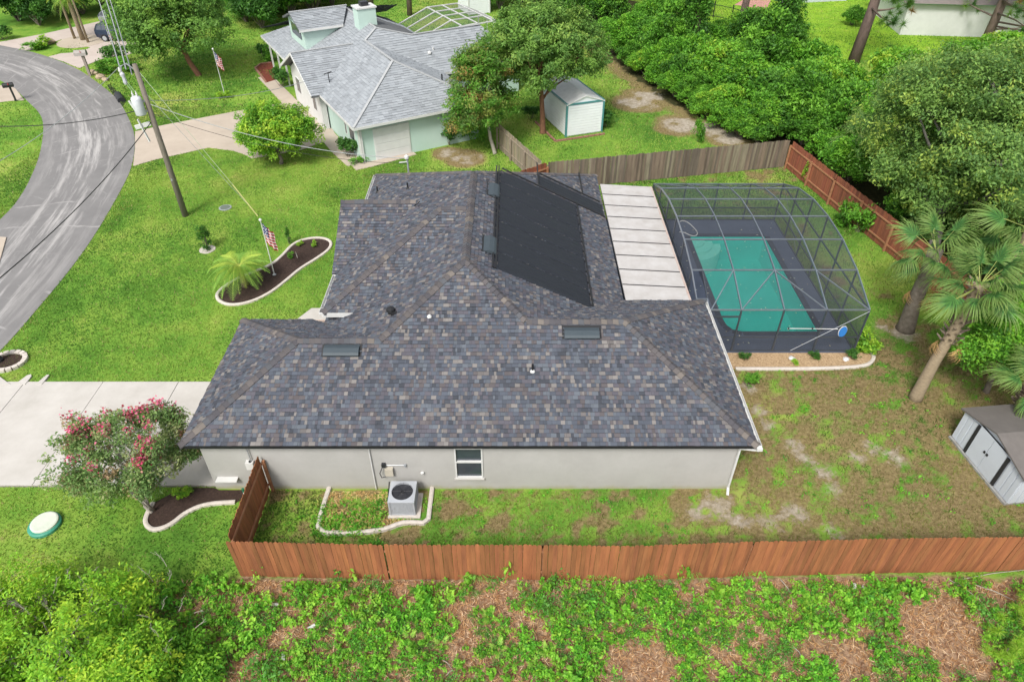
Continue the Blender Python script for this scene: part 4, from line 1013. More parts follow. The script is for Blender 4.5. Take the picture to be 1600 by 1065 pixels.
for v0, v1 in ((1.6, 2.6), (3.2, 3.5), (8.2, 9.0), (12.2, 13.2)):
    uu = .5 if v0 < 7 else 0
    w = nb('window', uu - .04, uu + .02, v0, v1, 1.0, 2.1, WHITE); nb('pane', uu - .06, uu - .038, v0 + .06, v1 - .06, 1.06, 2.04, GLASS, w)
# dormer and chimney
m = MB(); P = [(1.55, 14.8, 3.3), (4.75, 14.8, 4.75), (4.75, 14.8, 4.84), (1.55, 14.8, 4.84)]
m.face(P); m.face([(1.55, 14.8, 3.3), (1.55, 14.8, 4.84), (1.55, 16.9, 5.5), (1.55, 19, 4.84), (1.55, 19, 3.3)]); m.face([(x, 19, z) for x, y, z in P][::-1]); d_ = m.build('dormer', MINT, NH)
nb('dormer_window', 1.50, 1.56, 15.6, 18.2, 3.9, 4.75, GLASS, d_)
ch = nb('chimney', 5.1, 6.5, 12.1, 13.2, 4.3, 6.35, MINT); nb('chimney_cap', 5.02, 6.58, 12.02, 13.28, 6.35, 6.45, WHITE, ch); nb('flue', 5.5, 6.1, 12.4, 12.9, 6.45, 6.75, DARK, ch)
m = MB()
for k in range(3):
    v0 = 11.0 + k*2.2; P = [(6.6, v0, 4.97 + .05), (10.6, v0, 3.12 + .05), (10.6, v0 + 2.1, 3.12 + .05), (6.6, v0 + 2.1, 4.97 + .05)]
    mm = MB(); mm.face(P); mm.face([(x, y, z - .03) for x, y, z in P][::-1]); mm.build('solar_mat', SOLAR, NH)
m = MB(); m.tube([(9.4, 8.6, 3.7), (9.4, 8.6, 4.0)], .05, 6); m.lathe([(.16, 0), (.16, .12), (.02, .2)], (9.0, 8.4, 3.65), 10); m.build('roof_turbine', WHITE, NR)
m = MB(); m.tube([(1.0, 7.6, 2.9), (1.0, 7.6, 3.7)], .03, 6); m.tube([(.7, 7.6, 3.65), (1.25, 7.6, 3.75)], .05, 6); m.build('service_mast', DARK, NR)
for px, py in ((7.5, 3.0), (6.6, 6.2)): MB().tube([(px, py, 3.2), (px, py, 3.9)], .05, 6).build('vent_pipe', DARK, NR)
# red mulch bed with brick edging, by the porch
P = GS([(399, 108), (408, 101), (425, 99), (433, 112), (436, 124), (416, 130)])
sheet('porch_bed', P, .06, REDMULCH)
t = thing('brick_edging', 'low brick edging round the red mulch bed by the porch', 'edging', P[0])
BR = M('edging_brick', (.33, .17, .12), (.22, .11, .08), 6, .9)
for a, b in zip([P[-1]] + P[:2], P[:3]):
    n_ = max(1, int((b - a).length / .4)); d = (b - a) / n_
    for i in range(n_):
        p = a + d*i - P[0]; q = a + d*(i + .92) - P[0]; MB().bar(p + Vector((0, 0, .07)), q + Vector((0, 0, .07)), .14, .14).build('brick', BR, t)
# white-framed enclosure behind the mint house
t = thing('white_pool_cage', 'white framed mansard pool enclosure behind the mint house', 'pool enclosure', (-9.827, 41.126, 0), R_(29.5))
U = [12.2, 15.3, 16.85, 18.4, 20.6]; ZU = [2.0, 3.15, 3.15, 3.15, 2.2]; VV_ = [15.9, 17.9, 19.6, 21.3, 23.1]; 
sc2 = []
for j, v in enumerate(VV_):
    for i in range(4): MB().bar((U[i], v, ZU[i] if j else ZU[i]*.98), (U[i+1], v, ZU[i+1]), .07, .1).build('rib', WHITE, t)
    for i in (0, 4): MB().bar((U[i], v, 0), (U[i], v, ZU[i]), .07, .07).build('post', WHITE, t)
for i in range(5): MB().bar((U[i], VV_[0], ZU[i]), (U[i], VV_[-1], ZU[i]), .07, .1).build('purlin', WHITE, t)
for i in (1, 2, 3): MB().bar((U[i], VV_[0], 0), (U[i], VV_[0], ZU[i]), .07, .07).build('post', WHITE, t)
for j in range(4):
    for i in range(4):
        m = MB(); m.face([(U[i], VV_[j], ZU[i]), (U[i+1], VV_[j], ZU[i+1]), (U[i+1], VV_[j+1], ZU[i+1]), (U[i], VV_[j+1], ZU[i])]); m.build('screen_panel', SCREEN, t)

# ------------------------------------------------------------ sheds
SIDING = M('white_siding', (.80, .82, .84), (.74, .76, .78), 2, .6)
TEAL = M('teal_trim', (.08, .26, .26), rough=.6)
t = thing('garden_shed', 'white clapboard shed with teal corner trim on the neighbour lawn', 'shed', (3.76, 46.14, 0), R_(20))
def shed_box(t, w, d, h, rise, sid, trim, roofm, boards=True, ridge_axis='x'):
    bw = .19; k = int(h/bw)
    MB().box((w/2, d/2, h/2), (w - .06, d - .06, h)).build('frame', sid, t)
    for i in range(k):
        z = .06 + i*bw
        MB().bar((.02, -.005, z + bw/2), (w - .02, -.005, z + bw/2), .03, bw - .02).build('clapboard', sid, t); MB().bar((-.005, .02, z + bw/2), (-.005, d - .02, z + bw/2), .03, bw - .02).build('clapboard', sid, t)
        MB().bar((w + .005, .02, z + bw/2), (w + .005, d - .02, z + bw/2), .03, bw - .02).build('clapboard', sid, t)
    for x in (0, w):
        for y in (0, d): MB().box((x, y, h/2), (.12, .12, h)).build('corner_trim', trim, t)
    for a, b in (((0, 0, h), (w, 0, h)), ((0, 0, h), (0, d, h)), ((w, 0, h), (w, d, h))): MB().bar(a, b, .1, .12).build('eave_trim', trim, t)
    m = MB(); o_ = .07
    P = [(-o_, -o_, h), (w/2, -o_, h + rise), (w + o_, -o_, h)]; Q = [(x, d + o_, z) for x, y, z in P]
    for i in range(2):
        a, b, c, e = P[i], P[i+1], Q[i+1], Q[i]; m.face([a, b, c, e]); m.face([(x, y, z - .06) for x, y, z in (a, e, c, b)])
    for L in (P, Q): m.face(L + [(x, y, z - .06) for x, y, z in L][::-1])
    m.build('roof', roofm, t)
    g = MB(); g.face([(0, 0.01, h), (w, 0.01, h), (w/2, .01, h + rise - .08)]); g.build('gable', sid, t)
shed_box(t, 2.75, 4.6, 2.25, .5, SIDING, TEAL, M('pale_metal_roof', (.72, .72, .71), rough=.5))
t2 = thing('far_shed', 'small white shed with dark gable roof beyond the white enclosure', 'shed', (-4.6, 79, 0), R_(25))
shed_box(t2, 2.4, 3.0, 2.4, .9, SIDING, WHITE, M('dark_shed_roof', (.07, .05, .045), rough=.8))
# brick border below the clapboard shed
t = thing('shed_border', 'low brown brick border round the white clapboard shed', 'edging', (3.0, 45.3, 0), R_(20))
for i in range(9): MB().box((.2 + i*.42, 0, .05), (.38, .14, .12)).build('brick', BR, t)
for i in range(9): MB().box((0, .2 + i*.42, .05), (.14, .38, .12)).build('brick', BR, t)

t = thing('resin_shed', 'light grey plastic shed with double doors and black strips beside the back fence', 'shed', (16.7, 16.15, 0), R_(-90 + 5.9))
RES = M('light_grey_resin', (.55, .59, .64), (.51, .55, .60), 2, .55)
# local: x along the front (towards the camera side), y backwards
W2, HE, HP = 1.55, 1.42, 1.82; D2 = 2.3
m = MB()
fr = [(-W2, 0, .08), (W2, 0, .08), (W2, 0, HE), (0, 0, HP), (-W2, 0, HE)]; bk = [(x, D2, z) for x, y, z in fr]
m.face(fr); m.face(bk[::-1]); m.face([fr[0], fr[4], bk[4], bk[0]]); m.face([fr[1], bk[1], bk[2], fr[2]]); m.build('wall', RES, t)
MB().box((0, D2/2 - .05, .04), (2*W2 + .06, D2 + .12, .08)).build('base', M('dirty_resin', (.33, .34, .34), (.22, .21, .19), 4), t)
for x in (-1.45, -1.2, -.95, .98, 1.22, 1.46):
    MB().box((x, -.012, (HE - .1)/2 + .1), (.19, .03, HE - .12)).build('wall_panel', RES, t)
for i in range(9):
    y = .14 + i*.25
    for sx in (-1, 1): MB().box((sx*(W2 + .012), y, HE/2 + .03), (.03, .2, HE - .1)).build('wall_panel', RES, t)
for sx in (-1, 1):
    d_ = MB().box((sx*.345, -.03, .81), (.67, .05, 1.42)).build('door', RES, t)
    MB().box((sx*.07, -.065, .85), (.07, .03, .09)).build('handle', BLACK, d_)
    MB().box((sx*.77, -.03, .77), (.12, .045, 1.34)).build('hinge_strip', DARK, t)
MB().box((0, -.025, 1.545), (1.65, .04, .03)).build('lintel', DARK, t)
for sx in (-1, 1):
    m = MB(); P = [(0, -.12, HP + .05), (sx*(W2 + .15), -.12, HE + .0), (sx*(W2 + .15), D2 + .12, HE), (0, D2 + .12, HP + .05)]
    m.face(P); m.face([(x, y, z - .06) for x, y, z in P][::-1])
    for i in range(4): m.face([P[i], P[(i+1) % 4], (P[(i+1) % 4][0], P[(i+1) % 4][1], P[(i+1) % 4][2] - .06), (P[i][0], P[i][1], P[i][2] - .06)])
    m.build('roof', M('brown_shed_roof', (.15, .135, .125), rough=.8), t)

# ------------------------------------------------------------ far houses, patio and black fence
t = thing('far_white_house', 'white walled house with brown-grey roof seen through the pines', 'house', (38.3, 71.5, 0), R_(-6))
MB().box((9, 5, 1.5), (18, 10, 3.0)).build('wall', WHITE, t)
MB().box((9, -.3, 2.95), (18.8, .12, .16)).build('gutter', M('mint_gutter', (.45, .62, .55), rough=.5), t)
m = MB(); P = [(-.6, -.6, 3.0), (18.6, -.6, 3.0), (18.6, 10.6, 3.0), (-.6, 10.6, 3.0), (5, 5, 5.3), (13, 5, 5.3)]
for q in ((0, 1, 5, 4), (1, 2, 5), (2, 3, 4, 5), (3, 0, 4)): m.face([P[i] for i in q])
m.face([P[3], P[2], P[1], P[0]]); m.build('roof', M('taupe_shingle', (.21, .18, .165), (.16, .14, .13), 3, .9), t)
t = thing('far_grey_house', 'pale grey house with metal roof beyond the black fence', 'house', (30.5, 84, 0), R_(10))
MB().box((4, 4, 1.6), (8, 8, 3.2)).build('wall', M('pale_blue_wall', (.52, .57, .60), rough=.8), t)
m = MB(); m.face([(-.4, -.4, 3.2), (8.4, -.4, 3.2), (8.4, 4, 5), (-.4, 4, 5)]); m.face([(-.4, 4, 5), (8.4, 4, 5), (8.4, 8.4, 3.2), (-.4, 8.4, 3.2)]); m.face([(-.4, -.4, 3.2), (-.4, 4, 5), (-.4, 8.4, 3.2)]); m.face([(8.4, -.4, 3.2), (8.4, 8.4, 3.2), (8.4, 4, 5)]); m.build('roof', STEEL, t)
MB().box((2, -.03, 1.2), (1.0, .06, 2.1)).build('door', DARK, t)
sheet('far_patio', GS([(1148, 8), (1160, 1), (1205, 1), (1196, 17), (1175, 12)]), .05, M('pink_pavers', (.50, .26, .22), (.42, .21, .18), 2, .9))
t = thing('metal_fence', 'black metal picket fence on the bright lawn behind the thicket', 'fence', (19.5, 80, 0))
FP = [G(1060, 14), G(1087, 22), G(1142, 34), G(1185, 48), G(1260, 62)]
for a, b in zip(FP, FP[1:]):
    n_ = max(1, round((b - a).length/1.9)); o_ = Vector((19.5, 80, 0))
    for i in range(n_):
        p = a + (b-a)*i/n_ - o_; q = a + (b-a)*(i+1)/n_ - o_
        MB().box((p.x, p.y, .8), (.09, .09, 1.6)).build('post', BLACK, t)
        for z in (.2, 1.3): MB().bar(p + Vector((0, 0, z)), q + Vector((0, 0, z)), .04, .05).build('rail', BLACK, t)
        for k in range(1, 12): r_ = p + (q-p)*k/12; MB().box((r_.x, r_.y, .75), (.018, .018, 1.2)).build('picket', BLACK, t)

# ------------------------------------------------------------ utility pole and wires
t = thing('utility_pole', 'grey wooden utility pole with transformer on the front lawn', 'utility pole', (-18.65, 34.8, 0))
MB().tube([(0, 0, -.3), (0, 0, 4), (0, 0, 8.4)], [.17, .145, .115], 12).build('pole', POLE, t, smooth=True)
tr = MB().lathe([(.02, 0), (.24, .02), (.26, .06), (.26, .82), (.22, .92), (.08, .98)], (-.36, -.28, 5.95), 18).build('transformer', M('transformer_grey', (.62, .64, .68), rough=.4), t, smooth=True)
for dx in (-.1, .1): MB().lathe([(.03, 0), (.06, .04), (.03, .08), (.055, .12), (.03, .17), (.02, .25)], (-.36 + dx, -.28, 6.92), 8).build('bushing', WHITE, tr)
m = MB(); m.bar((-.05, -.06, 6.6), (-.34, -.26, 6.6), .08, .1); m.bar((-.05, -.06, 6.1), (-.34, -.26, 6.1), .08, .1); m.build('bracket', STEEL, t)
m = MB(); m.tube([(-.1, 0, 8.15), (-.35, -.1, 8.45), (-.62, -.15, 8.35), (-.7, -.2, 8.0)], .04, 6); m.build('riser_bracket', STEEL, t)
MB().lathe([(.07, 0), (.1, .1), (.08, .35), (.1, .5), (.03, .6)], (-.62, -.25, 7.5), 8).build('fuse_cutout', M('porcelain', (.55, .55, .62), rough=.3), t)
MB().lathe([(.05, 0), (.08, .1), (.05, .2), (.08, .3), (.04, .45)], (-.72, -.2, 7.85), 8).build('insulator', WHITE, t)
MB().bar((-.75, -.3, 6.7), (-.55, -.35, 6.2), .07, .07).build('arrester', WHITE, t)
MB().bar((-.9, -.3, 5.3), (-.15, -.1, 5.45), .12, .2).build('sign_arm', WHITE, t); MB().bar((-.62, -.32, 5.75), (-.38, -.34, 4.55), .1, .05).build('marker_board', WHITE, t)
MB().box((.0, -.17, 2.3), (.08, .02, .12)).build('pole_tag', STEEL, t)
for a in ((-.42, -.28), (-.30, -.28)): MB().tube([(a[0], a[1], 7.15), (a[0] - .2, a[1], 7.6)], .012, 4).build('jumper', M('pale_green_wire', (.45, .6, .42), rough=.5) if a[0] < -.4 else bpy.data.materials['pale_green_wire'], t)
WIRE = M('aluminium_wire', (.34, .36, .37), rough=.5); CABLE = M('black_cable', (.02, .02, .022), rough=.6)
PB = Vector((-18.65, 34.8, 0))
def wire(name, label, a, b, sag=.3, r=.014, mat=WIRE, group='overhead wires'):
    a = Vector(a); b = Vector(b); P = []
    for i in range(17):
        u = i/16; p = a.lerp(b, u); p.z -= sag*4*u*(1-u); P.append(p)
    m = MB(); m.tube([p - a for p in P], r, 5); o = m.build(name, mat, loc=a); tag(o, label, 'wire', group); return o
wire('power_wire', 'grey power wire from the pole top running over the street trees', PB + Vector((-.72, -.1, 8.35)), G(152, -6, 8.6), .5, .03)
wire('power_wire', 'grey neutral wire just beside the top power wire of the pole', PB + Vector((-.45, -.1, 8.2)), G(164, -6, 8.3), .5, .035)
wire('power_wire', 'third grey wire under the pair running from pole to street trees', PB + Vector((-.3, 0, 7.9)), G(170, -6, 7.7), .5, .03)
wire('tap_wire', 'thin pale wire crossing high over the road from the pole top', PB + Vector((-.75, -.1, 8.3)), G(-30, 268, 6.8), .3, .014)
wire('telephone_cable', 'black cable crossing the road from the pole towards the far lawn', PB + Vector((-.15, 0, 6.2)), G(-20, 197, 5.8), .3, .022, CABLE)
wire('street_cable', 'long black cable from mid pole running down along the road', PB + Vector((-.12, 0, 5.5)), G(-15, 446, 5.2), .35, .022, CABLE)
wire('service_drop', 'grey service wire from the pole to the mint house roof mast', PB + Vector((.12, 0, 6.6)), Vector((-9.827, 41.126, 0)) + Matrix.Rotation(R_(29.5), 3, 'Z') @ Vector((1.0, 7.6, 3.68)), .5, .016)
wire('service_cable', 'grey service wire sagging over the round shrub to the dark roofed house', PB + Vector((.12, 0, 6.4)), (-5.62, 34.75, 3.5), .6, .018)
wire('low_cable', 'black telephone wire running above the shrub from the pole', PB + Vector((.12, 0, 5.9)), (-5.7, 34.75, 3.2), .6, .012, CABLE)
wire('guy_wire', 'pale guy wire from the pole top to its ground anchor', PB + Vector((.12, 0, 8.0)), PB + Vector((3.2, -.02, 1.95)), .03, .012, M('guy_pale', (.5, .56, .42), rough=.5))
wire('guy_guard', 'yellow plastic guard on the lower guy wire above the lawn', PB + Vector((3.2, -.02, 1.95)), PB + Vector((4.15, -.05, 0)), 0, .035, M('guard_yellow', (.62, .60, .25), rough=.5), 'guy wire')
wire('second_guy', 'second thin guy wire just beside the guarded one', PB + Vector((.12, 0, 6.9)), PB + Vector((4.1, .05, .05)), .03, .01)
t = thing('service_mast', 'grey metal service mast with lamp head behind the far eave', 'mast', (-5.65, 34.78, 0))
MB().tube([(0, 0, 0), (0, 0, 3.45)], .05, 8).build('mast_pipe', STEEL, t); MB().lathe([(.06, 0), (.13, .08), (.12, .2), (.03, .27)], (-.03, 0, 3.42), 10).build('weather_head', WHITE, t); MB().bar((0, 0, 3.3), (-.45, 0, 3.25), .05, .04).build('arm', WHITE, t)

# ------------------------------------------------------------ flag poles
def flag_cloth(name, w, h, parent, loc, folds=5, seed=0):
    """hanging flag: stripes and canton by face material"""
    me = bpy.data.meshes.new(name); NX, NZ = 14, 13; V = []; F = []; MI = []
    # hoist along z, fly along x gathered into folds
    for j in range(NZ + 1):
        for i in range(NX + 1):
            u = i/NX; v = j/NZ
            x = u*w*.30 + .02*math.sin(j*.8); y = .06*math.sin(u*folds*math.pi)*(.4 + u); z = -v*h - u*w*.42 + u*u*.05
            V.append((x, y, z))
    for j in range(NZ):
        for i in range(NX):
            F.append((j*(NX+1)+i, j*(NX+1)+i+1, (j+1)*(NX+1)+i+1, (j+1)*(NX+1)+i))
            star = (i % 2 == 0 and j % 2 == 1)
            MI.append((2 if not star else 1) if (i < 6 and j < 7) else (0 if j % 2 == 0 else 1))
    me.from_pydata(V, [], F); me.materials.append(FRED); me.materials.append(FWHITE); me.materials.append(FBLUE); me.polygons.foreach_set('material_index', MI); me.update()
    return link(name, me, parent, loc)
FRED = M('flag_red', (.45, .02, .035), rough=.8); FWHITE = M('flag_white', (.75, .74, .73), rough=.8); FBLUE = M('flag_blue', (.02, .035, .15), rough=.8)
def flagpole(loc, hgt, label, w, h, flabel):
    t = thing('flagpole', label, 'flagpole', loc)
    MB().tube([(0, 0, 0), (0, 0, hgt)], [.03, .02], 8).build('pole', WHITE, t); MB().lathe([(.02, 0), (.07, .05), (.07, .1), (.02, .15)], (0, 0, hgt), 10).build('finial', WHITE, t)
    MB().lathe([(.09, 0), (.09, .06)], (0, 0, 0), 10).build('base_collar', STEEL, t)
    f = thing('flag', flabel, 'flag', Vector(loc) + Vector((.03, 0, hgt - .08)))
    flag_cloth('flag_cloth', w, h, f, (0, 0, 0))
flagpole(G(429, 430), 3.05, 'white flagpole standing in the kidney-shaped mulch bed', 1.5, 1.05, 'striped flag with blue canton hanging limp above the kidney bed')
flagpole(G(351, 148), 3.4, 'white flagpole in a round shrub bed on the mint house lawn', 1.4, 1.0, 'striped flag hanging limp on the mint house lawn')
# small flag by the parked cars
t = thing('garden_flag', 'small striped flag on a thin stake beside the parked blue car', 'flag', G(178, 80)); MB().tube([(0, 0, 0), (0, 0, 1.9)], .02, 6).build('stake', WHITE, t); flag_cloth('flag_cloth', .8, .6, t, (.02, 0, 1.85))

# ------------------------------------------------------------ lids, lamp post, mail boxes
t = thing('septic_lid', 'raised round septic lid with green rim and white cover on the grass', 'lid', G(71, 821))
MB().lathe([(.50, -.02), (.50, .10), (.46, .14)], (0, 0, 0), 28).build('rim', M('septic_green', (.06, .30, .21), rough=.5), t); MB().lathe([(.42, .14), (.42, .19), (.38, .21)], (.02, .02, 0), 28).build('cover', M('septic_cream', (.60, .64, .54), rough=.6), t)
t = thing('manhole_cover', 'flat grey round cover set in the lawn near the utility pole', 'cover', G(352, 325)); MB().lathe([(.36, 0), (.36, .04), (.33, .05)], (0, 0, 0), 20).build('ring', STEEL, t); MB().lathe([(.28, .05), (.27, .062)], (0, 0, 0), 20).build('plate', M('cover_green_grey', (.14, .17, .14), rough=.8), t)
c = G(13, 566); t = thing('ring_planter', 'white scalloped stone ring planted at the foot of the lamp post', 'planter', c)
for k in range(18):
    a = 2*math.pi*k/18; MB().box((.68*math.cos(a), .60*math.sin(a), .06), (.19, .20, .16), a).build('stone', CURB, t)
MB().lathe([(.60, .0), (.60, .05)], (0, 0, 0), 20).build('soil', MULCH, t)
t = thing('lamp_post', 'black lamp post rising from the ring planter at the drive mouth', 'lamp post', c + Vector((-.38, .05, .04)))
MB().lathe([(.17, 0), (.17, .1), (.12, .2), (.12, .9), (.07, 1.0), (.05, 1.1), (.045, 2.2)], (0, 0, 0), 12).build('post', BLACK, t)
MB().lathe([(.05, 0), (.12, .08), (.17, .4), (.2, .42), (.03, .6)], (0, 0, 2.2), 8).build('lantern', GLASS, t)
def mailbox(loc, label, postmat, boxmat, h=1.15, rot=0, bird=False):
    t = thing('mailbox', label, 'mailbox', loc, rot)
    MB().box((0, 0, h/2), (.12, .12, h) if not bird else (.2, .2, h)).build('post', postmat, t); m = MB()
    P = [(-.13, 0), (.13, 0), (.13, .14), (.09, .22), (0, .25), (-.09, .22), (-.13, .14)]; s = 1.7 if bird else 1.3
    a = [(-.32*s, y*s, h + z*s) for y, z in P]; b = [(.22*s, y*s, h + z*s) for y, z in P]; m.face(a[::-1]); m.face(b)
    for i in range(7): m.face([a[i], a[(i+1) % 7], b[(i+1) % 7], b[i]])
    bx = m.build('box', boxmat, t); MB().box((-.33*s, 0, h + .1*s), (.02, .2*s, .18*s)).build('door', boxmat, bx); MB().box((0, -.14*s, h + .2*s), (.04, .02, .16)).build('flag', FRED, bx)
    return t
mailbox(G(25, 158), 'black mailbox on a dark post at the kerb across the road', DARK, BLACK, 1.1, .4)
mailbox(G(141, 119), 'large taupe mailbox on a thick post by the far drive', M('taupe_post', (.27, .23, .20), rough=.8), M('taupe_box', (.36, .33, .31), rough=.7), 1.7, R_(10), True)
m = MB(); m.tube(GS([(184, 148), (190, 158)], .1), .28, 10); o = m.build('culvert_pipe', DARK); tag(o, 'black culvert pipe end in the ditch beside the road', 'culvert')
sheet('ditch', GS([(167, 133), (172, 132), (197, 158), (192, 166), (183, 158)]), .02, M('ditch_mud', (.022, .026, .014), rough=.9))
# rocks
def rock(loc, s, label, grp, mat=CURB, seed=0):
    r = random.Random(seed); m = MB(); n = 9; rows = []
    for j in range(6):
        ph = math.pi*(j/5) ; rows.append([(s*(.6+.5*r.random())*math.sin(ph)*math.cos(2*math.pi*k/n), s*(.6+.5*r.random())*math.sin(ph)*math.sin(2*math.pi*k/n), s*.55*math.cos(ph)*(.8+.3*r.random()) + s*.25) for k in range(n)])
        rows[-1].append(rows[-1][0])
    m.quadgrid(rows); o = m.build('rock', mat, loc=loc); tag(o, label, 'rock', grp)
TANR = M('tan_rock', (.46, .37, .27), (.3, .22, .15), 5, .9)
for i, (px, py, s) in enumerate([(157, 122, .45), (150, 116, .4), (165, 126, .35), (144, 113, .3), (78, 68, .6)]): rock(G(px, py), s, 'tan boulder among plants by the far drive', 'boulders by the far drive', TANR, i)
for i, (px, py) in enumerate([(1237, 561), (1322, 562)]): rock(G(px, py, .04), .16, ['pale rock in the middle of the gravel strip', 'pale rock next to a small shrub at the gravel strip end'][i], 'pale rocks in the gravel strip', WHITE, i + 20)

# ------------------------------------------------------------ parked cars
def car(name, label, loc, rot, paint, L=4.7, Wd=1.85, Hc=1.72):
    t = thing(name, label, 'car', loc, rot, 'cars parked on the far drive')
    # stations along x: (x, half width, z low, z belt, z roof, half width roof)
    st = [(-L/2, .72, .55, .86, .92, .66), (-L/2 + .12, .86, .38, .98, 1.02, .80), (-L*.38, .92, .30, 1.02, 1.06, .86), (-L*.22, .925, .28, 1.04, 1.08, .88), (-L*.06, .925, .28, 1.05, Hc - .06, .66), (L*.12, .925, .28, 1.05, Hc, .68), (L*.32, .925, .28, 1.06, Hc - .03, .67), (L*.44, .90, .34, 1.06, Hc - .22, .66), (L/2 - .05, .86, .42, 1.02, 1.15, .74), (L/2, .80, .5, .9, .98, .7)]
    rows = []
    for x, hw, z0, zb, zr, hr in st:
        k = Wd/1.85; hw *= k; hr *= k
        rows.append([(x, -hw*.9, z0), (x, -hw, (z0 + zb)/2), (x, -hw*.97, zb), (x, -hr, zr), (x, 0, zr + .02), (x, hr, zr), (x, hw*.97, zb), (x, hw, (z0 + zb)/2), (x, hw*.9, z0), (x, 0, z0)])
        rows[-1].append(rows[-1][0])
    m = MB(); m.quadgrid(rows); m.face(rows[0][:-1][::-1]); m.face(rows[-1][:-1]); b = m.build('body', paint, t)
    for i in (3, 4, 5, 6, 7):
        for s in (2, 5):
            a, c = rows[i], rows[i+1]; P = [Vector(a[s]), Vector(c[s]), Vector(c[s+1]), Vector(a[s+1])]
            ce = sum(P, Vector()) / 4; off = Vector((0, -.012 if s == 2 else .012, .004)); m = MB(); m.face([ce + (p - ce)*.84 + off for p in P]); m.build('window', GLASS, t)
    for (i, nm) in ((3, 'windscreen'), (7, 'rear_window')):
        a, c = rows[i], rows[i+1]; P = [Vector(a[3]), Vector(a[5]), Vector(c[5]), Vector(c[3])]; ce = sum(P, Vector())/4; m = MB(); m.face([ce + (p - ce)*.88 + Vector((0, 0, .03)) for p in P]); m.build(nm, GLASS, t)
    for x in (-L*.31, L*.31):
        for s in (-1, 1):
            w = MB(); w.tube([(x, s*(Wd/2 - .22), .34), (x, s*(Wd/2 + .01), .34)], .34, 16); ty = w.build('tyre', BLACK, t); MB().tube([(x, s*(Wd/2 - .05), .34), (x, s*(Wd/2 + .025), .34)], .21, 12).build('rim', STEEL, ty)
    for s in (-1, 1):
        MB().box((-L/2 + .06, s*.62, .80), (.1, .3, .14)).build('headlight', WHITE, t); MB().box((L/2 - .03, s*.68, .92), (.08, .14, .28)).build('tail_light', FRED, t); MB().box((-L*.12, s*(Wd/2 + .05), 1.08), (.12, .16, .12)).build('mirror', paint, t)
    return t
BLUEP = M('navy_car_paint', (.018, .03, .062), (.015, .026, .055), 2, .25, spec=.7); SILV2 = M('silver_car_paint', (.42, .44, .46), (.38, .40, .42), 2, .3, metal=.4, spec=.6)
car('parked_car', 'dark blue sport utility car parked on the far drive', G(196, 62), R_(176), BLUEP)
car('parked_car', 'silver car parked behind the dark blue one', G(200, 40), R_(176), SILV2, 4.8, 1.9, 1.6)
# ------------------------------------------------------------ vegetation
def unit(a): return a / np.maximum(np.linalg.norm(a, axis=1, keepdims=True), 1e-9)
def leaf_quads(r, C, size, cols, up=.55, aspect=.42, outward=None, jit=.5):
    n = len(C); N = r.normal(size=(n, 3)); N[:, 2] = np.abs(N[:, 2]) + up
    if outward is not None: N += outward*.7
    N = unit(N); T = unit(np.cross(N, r.normal(size=(n, 3)))); Bn = np.cross(N, T)
    s = (size*(1 - jit + 2*jit*r.rand(n)))[:, None]
    droop = np.array([0, 0, -.12])
    V = np.stack([C - T*s*.5, C + Bn*s*aspect*.5 + N*s*.06, C + T*s*.5 + droop*s, C - Bn*s*aspect*.5 + N*s*.06], 1).reshape(-1, 3)
    return V, np.repeat(cols, 4, 0)
def pick(r, pal, n):
    P = np.array([p[:3] for p in pal]); w = np.array([p[3] for p in pal]); w = w / w.sum()
    return P[r.choice(len(P), size=n, p=w)]
def foliage(r, clumps, crad, per, size, pal, aspect=.42, flat=.7, up=.55, center=None):
    """clumps (K,3): leaves gathered round each; each clump leans to one tone of the palette"""
    K = len(clumps); n = np.maximum(3, (per*(.6 + .8*r.rand(K))).astype(int)); idx = np.repeat(np.arange(K), n); tot = len(idx)
    d = r.normal(size=(tot, 3)); d = unit(d) * (r.rand(tot)**.5)[:, None]; d[:, 2] *= flat
    rad = (np.asarray(crad)*(.7 + .6*r.rand(K)))[idx][:, None]
    C = clumps[idx] + d*rad
    tone = pick(r, pal, K)[idx]; own = pick(r, pal, tot)
    cols = (tone*.68 + own*.32) * (.8 + .4*r.rand(tot))[:, None]
    out = None
    if center is not None: out = unit(C - center)
    return leaf_quads(r, C, size, cols, up, aspect, out)
def crown_clumps(r, c, rad, lobes, nc, lobe_r=.45, lower=-.45, shell=.75):
    """clump centres on a lumpy crown: lobes over an ellipsoid, clumps over each lobe"""
    c = np.array(c); rad = np.array(rad)
    L = unit(r.normal(size=(lobes*3, 3))); L = L[L[:, 2] > lower][:lobes]
    lc = c + L*rad*(1 - lobe_r)*(.75 + .4*r.rand(len(L)))[:, None]; lr = lobe_r*rad.mean()*(.7 + .6*r.rand(len(L)))
    k = r.randint(len(L), size=nc); d = unit(r.normal(size=(nc, 3)) + np.array([0, 0, .25])); rr = (shell + (1 - shell)*r.rand(nc))
    P = lc[k] + d*(lr[k]*rr)[:, None]*np.array([1, 1, .8]); return P, lc
